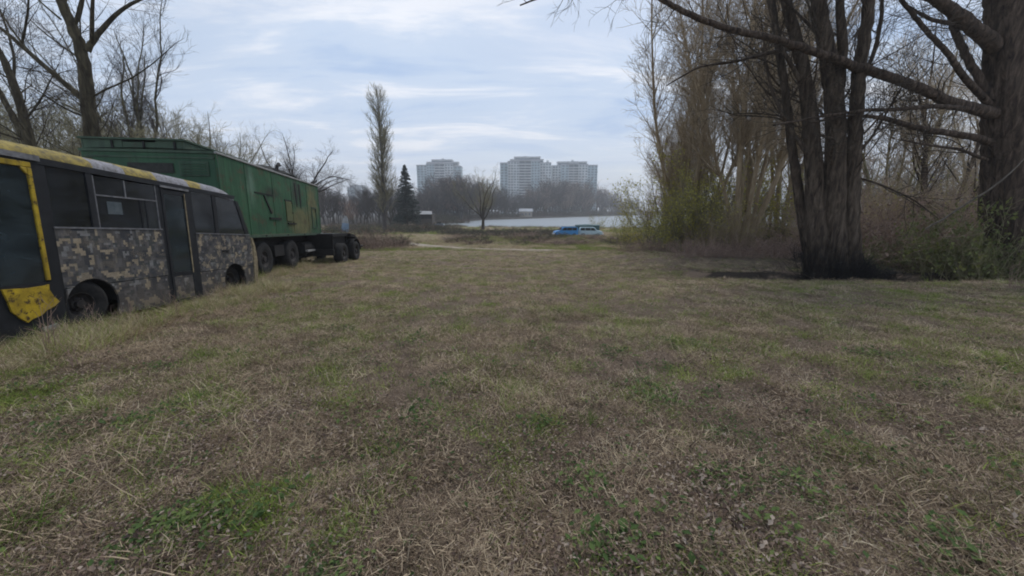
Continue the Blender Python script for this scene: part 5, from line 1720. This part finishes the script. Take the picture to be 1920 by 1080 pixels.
g = on_ground(1102, 63)
o = MB().loft([[(-2.0, -0.5, 0.3), (-2.0, 0, 0.1), (-2.0, 0.5, 0.3)], [(0, -0.8, 0.35), (0, 0, 0.0), (0, 0.8, 0.35)], [(2.0, -0.7, 0.4), (2.0, 0, 0.1), (2.0, 0.7, 0.4)]]).loft(
    [[(-2.0, -0.5, 1.75), (-2, 0, 1.9), (-2.0, 0.5, 1.75)], [(0, -0.8, 1.78), (0, 0, 2.0), (0, 0.8, 1.78)], [(2.0, -0.7, 1.75), (2, 0, 1.9), (2.0, 0.7, 1.75)]]).box(-1.9, 1.9, -0.68, 0.68, 0.32, 1.77).build('covered_trailer', MT['teal'], None)
o.location = tuple(g); o.scale = (1, 1, 0.86)
tag(o, 'dull teal covered trailer showing over the pale blue car', 'trailer')

# hut beyond the rough ground
def hut(loc, rz):
    root = empty('riverside_hut', 'small dark-fronted hut with a pale roof below the spruce', 'hut', tuple(loc), (0, 0, rz))
    bw = M_noise('grey_brown_boards', [(0.3, (0.05, 0.04, 0.035)), (0.7, (0.10, 0.085, 0.07))], 2, rough=0.9, stretch=(3, 3, .3))
    w_ = MB(); w_.box(-2.8, 2.8, 0, 0.15, 0, 2.9); w_.box(-2.8, -2.65, 0.15, 4, 0, 4.3); w_.box(2.65, 2.8, 0.15, 4, 0, 4.3); w_.box(-2.64, 2.64, 3.85, 4, 0, 4.3); w_.box(-2.8, -2.5, 0, .15, 2.9, 4.3); w_.box(2.5, 2.8, 0, .15, 2.9, 4.3)
    w_.build('wall', bw, root)
    for k in range(4): MB().box(-1.55 + k * 1.0, -1.45 + k * 1.0, 0.02, 0.13, 2.9, 4.2).build('post', MT['twig_dark'], root)
    MB().box(-2.49, 2.49, 0.2, 0.25, 2.9, 4.25).build('opening_shade', MT['tarp'], root)  # dark sheet standing in for the shade inside the open front
    MB().loft([[(-3.2, -0.9, 4.25), (3.0, -0.9, 4.25)], [(-2.6, 1.6, 5.15), (2.5, 1.6, 5.15)], [(-3.2, 4.6, 4.3), (3.0, 4.6, 4.3)]]).loft([[(-3.2, -0.9, 4.17), (3.0, -0.9, 4.17)], [(-3.2, -0.9, 4.25), (3.0, -0.9, 4.25)]]).build('roof', MT['pale_steel'], root)
    return root


g = on_ground(792, 112)
hut(g, R(3))
# dark boat moored left of the water, and a small upended dinghy
g = on_ground(817, 122)
rt = empty('moored_boat', 'dark rowing boat pulled up at the left end of the water', 'boat', (g[0], g[1], max(g[2], WATER_Z)), (0, 0, R(20)))
secs = [[(x, -hw, zg), (x, -hw * .8, zk + .1), (x, 0, zk), (x, hw * .8, zk + .1), (x, hw, zg)] for x, hw, zk, zg in ((-2.4, 0.15, 0.5, 1.3), (-1.4, 0.7, 0.15, 1.1), (0, 0.95, 0.05, 1.0), (1.6, 0.8, 0.1, 1.05), (2.2, 0.65, 0.2, 1.1))]
MB().loft(secs).build('hull', MT['mid_blue'], rt, smooth=True)
for x in (-0.9, 0.7): MB().box(x, x + 0.25, -0.8, 0.8, 0.75, 0.8).build('thwart', MT['dead_wood'], rt)
MB().box(0.2, 1.5, -0.55, 0.55, 1.02, 1.7).build('cuddy', MT['tarp'], rt, bevel=0.08)
g = on_ground(644, 68)
rt = empty('upended_dinghy', 'pale and grey-blue dinghy stood on end among the shrubs beyond the truck', 'boat', tuple(g), (R(-8), R(8), R(30)))
secs = [[(-hw, 0.35, z), (-hw * .8, -.05, z), (0, -.2, z), (hw * .8, -.05, z), (hw, 0.35, z)] for z, hw in ((0, 0.55), (0.9, 0.62), (1.8, 0.58))]
MB().loft(secs).build('stern_half', MT['mid_blue'], rt, smooth=True)
secs = [[(-hw, 0.35, z), (-hw * .8, -.05, z), (0, -.2, z), (hw * .8, -.05, z), (hw, 0.35, z)] for z, hw in ((1.8, 0.58), (2.6, 0.42), (3.1, 0.12))]
MB().loft(secs).build('bow_half', MT['pale_steel'], rt, smooth=True)

# ---------------------------------------------------------------- tower blocks across the water
MT['panel'] = M_noise('pale_blue_grey_concrete', [(0.3, (0.50, 0.54, 0.55)), (0.7, (0.70, 0.72, 0.71))], 0.12, rough=0.85)
MT['panel2'] = M_noise('blue_green_concrete', [(0.3, (0.36, 0.45, 0.48)), (0.7, (0.50, 0.57, 0.585))], 0.12, rough=0.85)
MT['slab'] = M_noise('pale_balcony_concrete', [(0.3, (0.52, 0.54, 0.54)), (0.7, (0.72, 0.72, 0.70))], 0.3, rough=0.8)
MT['recess'] = M_noise('balcony_recess_glazing', [(0.3, (0.10, 0.125, 0.15)), (0.7, (0.22, 0.25, 0.28))], 0.5, rough=0.3)  # colour lightened to stand in for sky reflected in the glazing
MT['parapet'] = M_noise('grey_roof_concrete', [(0.3, (0.32, 0.33, 0.35)), (0.7, (0.46, 0.47, 0.49))], 0.3, rough=0.9)


def tower(label, y, spec, pent, mast):
    """spec: list of wings (px0, px1, py_top, depth offset, style); all in one block at distance y"""
    k = y / 714.0
    pxc = (spec[0][0] + spec[-1][1]) / 2
    base = np.array([(pxc - 960) * k, y, 0.0])
    base[2] = gz1(base[0], base[1]) - 0.5
    root = empty('tower_block', label, 'building', tuple(base))
    X = lambda px: (px - pxc) * k
    Z = lambda py: (397 - py) * k + EYE - base[2]
    win = MB()
    FH = 2.9
    for (a, b, top, off, style) in spec:
        x0, x1, zt = X(a), X(b), Z(top)
        nf = max(3, int(zt / FH))
        if style == 'balcony':
            MB().box(x0, x1, off + 1.3, off + 16, 0, zt).build('recess_wall', MT['recess'], root)
            s_b = MB()
            for f in range(1, nf + 1):
                z = f * zt / nf
                s_b.box(x0, x1, off, off + 1.28, z - 0.25 - 1.0, z - 0.25) if f < nf else s_b.box(x0, x1, off, off + 1.28, z - 0.3, z)
            q = s_b.build('balcony', MT['slab'], root); q['kind'] = 'stuff'
            for xx in (x0, (x0 + x1) / 2, x1):
                MB().box(xx - 0.15, xx + 0.15, off + 0.2, off + 1.29, 0, zt).build('balcony_fin', MT['panel'], root)
        else:
            MB().box(x0, x1, off, off + 16, 0, zt).build('wall', MT['panel'] if style == 'panel' else MT['panel2'], root)
            nb = max(2, int((x1 - x0) / 3.2))
            for f in range(nf):
                z = (f + 0.35) * zt / nf
                for j in range(nb):
                    xa = x0 + (j + 0.28) * (x1 - x0) / nb
                    ww = (x1 - x0) / nb * (0.5 if (j + f) % 3 else 0.62)
                    win.box(xa, xa + ww, off - 0.12, off - 0.004, z, z + 1.5)
            if style == 'panel':
                bl = MB()
                for f in range(1, nf):
                    z = f * zt / nf
                    bl.box(x0 + (x1 - x0) * 0.08, x0 + (x1 - x0) * 0.46, off - 1.1, off - 0.13, z - 0.1, z + 0.95)
                q = bl.build('balcony', MT['slab'], root); q['kind'] = 'stuff'
        MB().box(x0 - 0.2, x1 + 0.2, off - 0.25, off + 16.2, zt + .01, zt + 1.1).build('parapet', MT['parapet'], root)
    q = win.build('window', MT['recess'], root); q['kind'] = 'stuff'
    for (a, b, t0, t1) in pent:
        MB().box(X(a), X(b), 3, 13, Z(t0), Z(t1)).build('roof_block', MT['slab'], root)
        MB().box(X(a) + 0.6, X(b) - 0.6, 2.85, 2.99, Z(t1) - (Z(t1) - Z(t0)) * 0.9, Z(t1) - 1.0).build('roof_glazing', MT['recess'], root)
        MB().box(X(a) - 0.4, X(b) + 0.4, 2.5, 13.5, Z(t1) + .01, Z(t1) + 0.6).build('roof_cap', MT['parapet'], root)
    for (px_, py0, py1) in mast:
        MB().box(X(px_) - 1.3, X(px_) + 1.3, 6, 9, Z(py0) + .61, Z(py1)).build('lift_housing', MT['panel'], root)
    return root


tower('pale tower block with stepped roof and dark balcony column, tallest of the three', 440,
      [(938, 952, 310, 3, 'panel2'), (952, 973, 308, 0, 'panel'), (973, 995, 306, -1, 'balcony'), (995, 1011, 307, 0, 'panel2'), (1011, 1032, 310, 2, 'panel')],
      [(957, 1018, 308, 303.5), (964, 1012, 303.5, 299)], [(985, 299, 296), (1026, 310, 304)])
tower('pale tower block with flat blue-grey right wing, standing rightmost of the three', 455,
      [(1034, 1050, 315, 2, 'panel'), (1050, 1064, 313, 0, 'panel2'), (1064, 1082, 312, -1, 'balcony'), (1082, 1099, 313, 0, 'panel'), (1099, 1118, 314, 3, 'panel2')],
      [(1044, 1098, 313, 307.5)], [(1072, 307, 303)])
tower('bluish tower block with stepped roof partly hidden by bare trees, leftmost of the three', 470,
      [(784, 803, 314, 3, 'panel2'), (803, 818, 312, 0, 'panel2'), (818, 836, 311, -1, 'balcony'), (836, 852, 312, 0, 'panel'), (852, 866, 316, 2, 'panel2')],
      [(803, 861, 312, 308), (812, 850, 308, 304)], [(832, 304, 300.5)])
tower('small hazy tower block glimpsed between the bare trees left of the poplar', 620, [(655, 668, 353, 0, 'panel2'), (668, 684, 350, 2, 'panel')], [(660, 676, 352, 349)], [(668, 349, 347)])
# pale low house on the far shore
g = on_ground(986, 300)
rt = empty('low_house', 'low pale house among the trees on the far shore', 'house', tuple(g))
MB().box(-5, 5, 0, 7, 0, 4.2).build('wall', M_noise('cream_plaster', [(0.3, (0.36, 0.32, 0.27)), (0.7, (0.46, 0.42, 0.36))], 1), rt)
MB().loft([[(-5.5, -0.5, 4.21), (5.5, -0.5, 4.21)], [(-5.5, 3.5, 6.4), (5.5, 3.5, 6.4)], [(-5.5, 7.5, 4.21), (5.5, 7.5, 4.21)]]).build('roof', MT['parapet'], rt)
for x in (-3.4, -0.6, 2.2): MB().box(x, x + 1.2, -0.1, -0.01, 1.4, 2.9).build('window', MT['recess'], rt)

# ---------------------------------------------------------------- grass
SRC = bpy.data.collections.new('grass_sources')


def tuft(seed, n, L0, L1, wd, lean, spread, mat, name, seg=3, curl=0.5, flat=False):
    rng = np.random.RandomState(seed)
    V = []; Q = []; T = []
    for k in range(n):
        a = rng.rand() * 6.283
        th = R(rng.uniform(*lean))
        Lb = rng.uniform(L0, L1)
        p = np.array([rng.normal(0, spread), rng.normal(0, spread), 0.0 if not flat else rng.uniform(0.0, 0.025)])
        d = np.array([math.cos(a) * math.sin(th), math.sin(a) * math.sin(th), math.cos(th)])
        sd = norm(np.cross(d, UP + rng.normal(0, .3, 3)))
        b0 = len(V)
        w0 = wd * rng.uniform(0.6, 1.3)
        for i in range(seg + 1):
            t = i / seg
            wv = w0 * (1 - t ** 1.5)
            if i == seg: V.append(p)
            else: V += [p - sd * wv / 2, p + sd * wv / 2]
            d = norm(d + np.array([math.cos(a), math.sin(a), -0.6]) * curl * rng.uniform(0, 1) / seg + rng.normal(0, 0.12, 3))
            p = p + d * Lb / seg
            p[2] = max(p[2], 0.003)
        for i in range(seg - 1):
            Q.append((b0 + 2 * i, b0 + 2 * i + 1, b0 + 2 * i + 3, b0 + 2 * i + 2))
        T.append((b0 + 2 * seg - 2, b0 + 2 * seg - 1, b0 + 2 * seg))
    return mesh_arrays(name, np.array(V), [np.array(Q).reshape(-1, 4), np.array(T)], mat, None, link=False)


def weed(seed, n, s0, s1, mat, name, rad=0.07):
    rng = np.random.RandomState(seed)
    V = []; Q = []
    for k in range(n):
        a = rng.rand() * 6.283
        el = rng.uniform(0.1, 0.9)
        s = rng.uniform(s0, s1)
        d = np.array([math.cos(a) * math.cos(el), math.sin(a) * math.cos(el), math.sin(el)])
        c = np.array([rng.normal(0, rad), rng.normal(0, rad), rng.uniform(0.005, 0.05)])
        sd = norm(np.cross(d, UP)); b0 = len(V)
        V += [c, c + d * s * 0.5 + sd * s * 0.26, c + d * s + UP * -0.15 * s, c + d * s * 0.5 - sd * s * 0.26]
        Q.append((b0, b0 + 1, b0 + 2, b0 + 3))
    return mesh_arrays(name, np.array(V), [np.array(Q)], mat, None, link=False)


def scatter(name, pts, rot, scl, srcs, label=None):
    col = bpy.data.collections.new('source_' + name)
    for i, o in enumerate(srcs):
        o.name = '%s_%02d' % (name, i)
        col.objects.link(o)
    me = bpy.data.meshes.new(name)
    n = len(pts)
    me.vertices.add(n)
    me.vertices.foreach_set('co', np.asarray(pts, np.float32).ravel())
    a = me.attributes.new('rot', 'FLOAT_VECTOR', 'POINT'); a.data.foreach_set('vector', np.asarray(rot, np.float32).ravel())
    a = me.attributes.new('scl', 'FLOAT_VECTOR', 'POINT'); a.data.foreach_set('vector', np.asarray(scl, np.float32).ravel())
    a = me.attributes.new('idx', 'INT', 'POINT'); a.data.foreach_set('value', np.random.RandomState(n).randint(0, len(srcs), n).astype(np.int32))
    o = bpy.data.objects.new(name, me); COL.objects.link(o)
    ng = bpy.data.node_groups.new('scatter_' + name, 'GeometryNodeTree')
    ng.interface.new_socket('Geometry', in_out='INPUT', socket_type='NodeSocketGeometry')
    ng.interface.new_socket('Geometry', in_out='OUTPUT', socket_type='NodeSocketGeometry')
    gi_ = ng.nodes.new('NodeGroupInput'); go = ng.nodes.new('NodeGroupOutput')
    ip = ng.nodes.new('GeometryNodeInstanceOnPoints')
    ci = ng.nodes.new('GeometryNodeCollectionInfo'); ci.inputs['Collection'].default_value = col
    ci.inputs['Separate Children'].default_value = True; ci.inputs['Reset Children'].default_value = True

    def attr(nm, ty):
        q = ng.nodes.new('GeometryNodeInputNamedAttribute'); q.data_type = ty; q.inputs['Name'].default_value = nm
        return [s for s in q.outputs if s.name == 'Attribute' and s.enabled][0]
    er = ng.nodes.new('FunctionNodeEulerToRotation')
    k = ng.links.new
    k(gi_.outputs[0], ip.inputs['Points']); k(ci.outputs[0], ip.inputs['Instance'])
    ip.inputs['Pick Instance'].default_value = True
    k(attr('idx', 'INT'), ip.inputs['Instance Index'])
    k(attr('rot', 'FLOAT_VECTOR'), er.inputs[0]); k(er.outputs[0], ip.inputs['Rotation'])
    k(attr('scl', 'FLOAT_VECTOR'), ip.inputs['Scale'])
    k(ip.outputs[0], go.inputs[0])
    md = o.modifiers.new('scatter', 'NODES'); md.node_group = ng
    tag(o, label, None, None, 'stuff')
    return o


def field_points(n, seed, y0, y1, p=1.0):
    rng = np.random.RandomState(seed)
    y = np.exp(rng.uniform(math.log(y0), math.log(y1), n))
    x = rng.uniform(-1, 1, n) * (1.55 * y + 1.0)
    return x, y, rng


def keep_mask(x, y):
    """not under the vehicles, not in the ditch, not in the water"""
    k = np.ones(len(x), bool)
    for O2, D2, a, b, c, d in ((BUS_O, BUS_D, -2.3, 4.6, 0.35, 2.1), (TR_O, TR_D, -2.0, 8.5, 0.5, 3.2)):
        rx, ry = x - O2[0], y - O2[1]
        u = rx * D2[0] + ry * D2[1]; v = -rx * D2[1] + ry * D2[0]
        k &= ~((u > a) & (u < b) & (v > c) & (v < d))
    cx = 12.55 + 0.35 * np.sin(x * 0.35) + 0.02 * (x - 11)
    k &= ~((y > cx - 0.30) & (y < cx + 2.0) & (x > 7))
    dm = np.full(len(x), 99.0)
    for (ax, ay), (bx, by) in zip(TRACK[:-1], TRACK[1:]):
        ex, ey = bx - ax, by - ay
        t = np.clip(((x - ax) * ex + (y - ay) * ey) / (ex * ex + ey * ey), 0, 1)
        dm = np.minimum(dm, np.hypot(x - ax - t * ex, y - ay - t * ey))
    k &= dm > 0.55 + 0.5 * fbm(x * 1.5, y * 1.5, 12, 2)
    return k


def dens_green(x, y):
    return 0.40 * fbm(x / 2.6 + 11, y / 2.0, 201, 4) + 0.60 * fbm(x / 0.5 + 5, y / 0.45, 211, 3)


def go(name, n, seed, y0, y1, fn, srcs, s0, s1, grow, tilt=0.2, label=None):
    x, y, rng = field_points(n, seed, y0, y1)
    pr = fn(x, y)
    k = (rng.rand(n) < pr) & keep_mask(x, y)
    x, y = x[k], y[k]
    m_ = len(x)
    s = rng.uniform(s0, s1, m_) * (0.25 + 1.5 * fbm(x / 0.28, y / 0.28, seed, 2)) * (1 + grow * np.clip(y - 4, 0, 60) / 10)
    z = gz(x, y)
    pts = np.column_stack([x, y, z])
    rot = np.column_stack([rng.normal(0, tilt, m_), rng.normal(0, tilt, m_), rng.rand(m_) * 6.283])
    hh = np.clip(1 - 0.008 * np.clip(y - 5, 0, 35), 0.75, 1)
    scl = np.column_stack([s, s, s * hh])
    return scatter(name, pts, rot, scl, srcs, label)


def sm(v, a, b): return fade((v - a) / (b - a))


def bare_n(x, y):
    a = fade((fbm(x / 1.6, y / 1.6, 70, 4) - 0.50) / 0.10) * (1 - fade((y - 7) / 8))
    b_ = 0.9 * fade((fbm(x / 0.9, y / 0.9, 170, 4) - 0.52) / 0.06) * (1 - fade((y - 24) / 8))
    c = fade((4.7 + 1.4 * fbm(x, y, 77, 3) - y) / 0.8) * fade((2.2 - np.abs(x - 0.5) + fbm(x * 1.3, y * 1.3, 79, 3) - .5) / 1.0) * 0.9
    return np.maximum(np.maximum(a, b_), c)


shade = lambda x, y: 1 - 0.85 * fade((y - 14) / 2) * fade((x - 0.28 * y - 1) / 4)
track = lambda x, y: 1.0
go('matted_grass', 130000, 301, 1.3, 48, lambda x, y: (0.95 - 0.75 * bare_n(x, y)) * shade(x, y),
   [tuft(310 + i, 30, 0.02, 0.07, 0.0034, (50, 92), 0.06, MT['thatch'], 'm', 2, 0.3, True) for i in range(6)], 0.7, 1.35, 0.55, 0.08, 'flattened brown dead grass matted over the field')
go('dry_grass', 70000, 302, 1.3, 60, lambda x, y: (0.04 + 0.96 * sm(fbm(x / 1.1, y / 1.1, 251, 4), 0.50, 0.62)) * (0.45 + 0.55 * fade((y - 3.5) / 4)) * (1 - 0.85 * bare_n(x, y)) * shade(x, y),
   [tuft(330 + i, 16, 0.04, 0.115, 0.0030, (30, 82), 0.05, MT['straw'], 's', 3, 0.9) for i in range(6)], 0.6, 1.2, 0.4, 0.15, 'straw-coloured dry grass tufts in loose patches')
go('green_grass', 150000, 303, 1.3, 60, lambda x, y: (0.05 + 0.95 * sm(dens_green(x, y) + 0.02 * fade((y - 4.5) / 4), 0.46, 0.53)) * (1 - 0.85 * bare_n(x, y)) * shade(x, y),
   [tuft(350 + i, 16, 0.02, 0.08, 0.0040, (10, 65), 0.05, MT['grass'], 'g', 3, 0.7) for i in range(6)], 0.6, 1.25, 0.45, 0.12, 'short green grass growing through the dead thatch')
go('leafy_weeds', 26000, 304, 1.3, 30, lambda x, y: 0.04 + 0.96 * sm(fbm(x / 0.45 + 5, y / 0.35, 271, 3), 0.66, 0.74) * shade(x, y),
   [weed(370 + i, 14, 0.012, 0.045, MT['weed'], 'w') for i in range(4)], 0.6, 1.3, 0.3, 0.1, 'small dark green weed leaves in patches')
go('leaf_litter', 60000, 305, 1.3, 34, lambda x, y: np.where((y > 12) & (x > 4), 0.9, 0.55),
   [weed(380 + i, 7, 0.012, 0.032, MT['leafbits'], 'l', 0.09) for i in range(4)], 0.6, 1.2, 0.4, 0.1, 'scattered dead leaves on the ground')


go('bent_grass_clumps', 26000, 306, 3.0, 44, lambda x, y: 0.02 + 0.98 * sm(fbm(x / 0.7, y / 0.7, 281, 3), 0.56, 0.66) * shade(x, y),
   [tuft(410 + i, 26, 0.06, 0.17, 0.0036, (15, 75), 0.06, MT['straw'] if i % 2 else MT['grass'], 'b', 4, 0.9) for i in range(4)], 0.6, 1.2, 0.2, 0.15, 'bent-over grass clumps standing a little proud of the turf')


def reeds():
    rng = np.random.RandomState(9)
    P_ = []
    while len(P_) < 5200:
        x = rng.uniform(-40, 150, 4000); y = rng.uniform(88, 150, 4000)
        d = water_sd(x, y)
        k = (d > -0.3) & (d < 5) & (fbm(x / 6, y / 6, 55, 3) > 0.42) & ((y < 112) | (x < -8))
        P_ += list(zip(x[k], y[k]))
    P_ = np.array(P_[:5200])
    z = gz(P_[:, 0], P_[:, 1])
    n = len(P_)
    scatter('reeds', np.column_stack([P_, z]), np.column_stack([rng.normal(0, .08, n), rng.normal(0, .08, n), rng.rand(n) * 6.28]),
            np.repeat(rng.uniform(0.6, 1.2, n)[:, None], 3, 1), [tuft(390 + i, 14, 0.5, 1.1, 0.03, (2, 22), 0.3, MT['reed'], 'r', 3, 0.3) for i in range(3)], 'dry reeds along the near water edge')


reeds()


def rank():
    rng = np.random.RandomState(19)
    P_ = []
    for O2, D2, a, b, c0, c1, n in ((BUS_O, BUS_D, -2.2, 4.9, -1.25, 0.10, 3600), (TR_O, TR_D, -1.2, 9.0, -0.7, 0.5, 1100)):
        u = rng.uniform(a, b, n); v = rng.uniform(c0, c1, n)
        # v to the left of the direction of travel
        x = O2[0] + D2[0] * u - D2[1] * v; y = O2[1] + D2[1] * u + D2[0] * v
        k = fbm(x / .5, y / .5, 88, 3) > 0.44
        P_ += list(zip(x[k], y[k]))
    P_ = np.array(P_); n = len(P_)
    scatter('rank_dry_grass', np.column_stack([P_, gz(P_[:, 0], P_[:, 1])]), np.column_stack([rng.normal(0, .12, n), rng.normal(0, .12, n), rng.rand(n) * 6.28]),
            np.repeat((rng.uniform(0.5, 1.15, n) * (0.7 + 0.9 * fbm(P_[:, 0] / .7, P_[:, 1] / .7, 98, 2)))[:, None], 3, 1), [tuft(420 + i, 14, 0.12, 0.36, 0.0045, (8, 60), 0.06, MT['straw'] if i < 3 else MT['grass'], 'k', 4, 0.8) for i in range(4)], 'taller dry grass standing along the sides of the vehicles')


rank()
# rough grass on the banks beyond the field
def rough():
    rng = np.random.RandomState(10)
    n = 26000
    y = np.exp(rng.uniform(math.log(30), math.log(100), n)); x = rng.uniform(-1, 0.75, n) * (1.0 * y)
    k = (water_sd(x, y) > 1) & (fbm(x / 4, y / 4, 66, 3) > 0.35) & keep_mask(x, y)
    x, y = x[k], y[k]
    n = len(x)
    g_ = fbm(x / 5, y / 5, 68, 3) > 0.50
    for nm, sel, mt, lab in (('rough_green_grass', g_, MT['grass'], 'rough green grass on the low bank beyond the track'), ('rough_dry_grass', ~g_, MT['straw'], 'rough dry grass on the ground before the water')):
        m_ = int(sel.sum())
        scatter(nm, np.column_stack([x[sel], y[sel], gz(x[sel], y[sel])]), np.column_stack([rng.normal(0, .1, m_), rng.normal(0, .1, m_), rng.rand(m_) * 6.28]),
                np.repeat((rng.uniform(0.6, 1.2, m_) * (y[sel] / 45) ** 0.6)[:, None], 3, 1), [tuft(400 + i + (0 if g_ is sel else 9), 20, 0.12, 0.42, 0.014, (8, 55), 0.22, mt, 'q', 3, 0.6) for i in range(3)], lab)


rough()

# single plants and sticks one can pick out in the field
def clump(name, px, py, src, s, label, cat='plant'):
    p_ = G(px, py)
    COL.objects.link(src)
    src.name = name
    src.location = tuple(p_); src.scale = (s, s, s)
    return tag(src, label, cat)


clump('grass_tuft', 1108, 795, tuft(501, 60, 0.10, 0.22, 0.005, (5, 50), 0.05, MT['grass'], 't', 4, .8), 1.0, 'upright green grass tuft in the middle of the field')
clump('dry_tuft', 1160, 868, tuft(502, 150, 0.12, 0.26, 0.004, (15, 75), 0.13, MT['straw'], 't', 4, .9), 1.0, 'round straw-coloured tuft just below the upright green tuft')
clump('dry_tuft', 1880, 745, tuft(503, 170, 0.14, 0.30, 0.004, (10, 70), 0.16, MT['straw'], 't', 4, .9), 1.1, 'large straw-coloured tuft at the right edge of the field')
clump('dry_tuft', 430, 800, tuft(504, 260, 0.12, 0.30, 0.004, (40, 88), 0.30, MT['straw'], 't', 4, .6), 1.0, 'wide patch of pale bent straw below the camouflaged bus')
clump('dry_tuft', 180, 915, tuft(505, 220, 0.14, 0.34, 0.0045, (30, 85), 0.22, MT['straw'], 't', 4, .7), 1.0, 'long dry grass tuft lying over in the lower left corner')
clump('grass_tuft', 1845, 1000, tuft(506, 90, 0.08, 0.19, 0.006, (20, 70), 0.07, MT['grass'], 't', 4, .9), 1.0, 'broad-bladed green tuft in the lower right corner')
clump('weed_patch', 1850, 858, weed(507, 110, 0.03, 0.075, MT['weed'], 't', 0.20), 1.0, 'dark green leafy weed patch near the right edge')
clump('weed_patch', 70, 845, weed(508, 130, 0.03, 0.08, MT['weed'], 't', 0.24), 1.0, 'dark green leafy weed patch near the left edge')
clump('weed_patch', 640, 795, weed(509, 60, 0.03, 0.07, MT['weed'], 't', 0.12), 1.0, 'small dark green weed beside the pale bent straw')
clump('weed_patch', 745, 850, weed(510, 60, 0.025, 0.06, MT['weed'], 't', 0.14), 1.0, 'low green weed patch left of the middle of the field')
clump('grass_tuft', 25, 1000, tuft(511, 50, 0.14, 0.32, 0.006, (10, 60), 0.06, MT['grass'], 't', 4, .8), 1.0, 'tall green grass tuft at the lower left edge')
clump('dry_tuft', 270, 645, tuft(512, 160, 0.15, 0.34, 0.005, (15, 75), 0.28, MT['straw'], 't', 4, .8), 1.0, 'dry grass tuft in front of the front wheel of the bus')
ST = dict(BUSH); ST['len'] = [0.35, 0.14]; ST['den'] = [5, 4]; ST['rmin'] = 0.0025; ST['trop'] = [0, 0.06, 0]
ws = bush(520, 5, 0.95, (3, 22), 'dead_weed', MT['twig_red'], MT['twig_red'], None, None, ST, 0.05, 0.006)
p_ = G(95, 668)
plant(ws, p_, 1.0, 1.05, 'dry branching weed stalks standing before the yellow bus door')
plant(ws, G(140, 690), 2.5, 0.7, 'small dry weed stalk in front of the bus, right of the branching one')
for i in range(14):
    u_ = -1.4 + i * 0.45 + rb.uniform(-.15, .15); v_ = rb.uniform(-0.9, -0.2)
    x_ = BUS_O[0] + BUS_D[0] * u_ - BUS_D[1] * v_; y_ = BUS_O[1] + BUS_D[1] * u_ + BUS_D[0] * v_
    plant(ws, (x_, y_, gz1(x_, y_)), rb.rand() * 6, rb.uniform(0.35, 0.75), 'dry weed stalk standing in the grass along the side of the bus', 'dry weed stalks along the bus')
plant(ws, G(1893, 545), 0.4, 1.1, 'dry forked stalk at the right edge below the green shrubs')
for i, (a, b_, lab) in enumerate([((1130, 1000), (1200, 990), 'short pale stick lying in the lower middle of the grass'), ((1310, 1045), (1355, 1075), 'thin pale stick at the bottom right of the bare patch'),
                                  ((620, 800), (640, 812), 'short grey twig beside the small dark weed')]):
    A, B_ = G(*a), G(*b_)
    pole('stick', [A + UP * 0.02, (A + B_) / 2 + UP * 0.03, B_ + UP * 0.015], [0.006, 0.007, 0.004], lab, MT['dead_wood'], 'stick', 6)

# ---------------------------------------------------------------- haze
hz_m = bpy.data.materials.new('thin_haze')
hz_m.use_nodes = True
ht = hz_m.node_tree
ht.nodes.clear()
ho = ht.nodes.new('ShaderNodeOutputMaterial')
hv = ht.nodes.new('ShaderNodeVolumePrincipled')
hv.inputs['Color'].default_value = (0.95, 0.975, 1.0, 1)
hv.inputs['Density'].default_value = 0.0007
hv.inputs['Anisotropy'].default_value = 0.2
ht.links.new(hv.outputs[0], ho.inputs['Volume'])
hb = MB().box(-3100, 3100, -120, 2700, -8, 95).build('haze', hz_m, None)
tag(hb, kind='stuff')
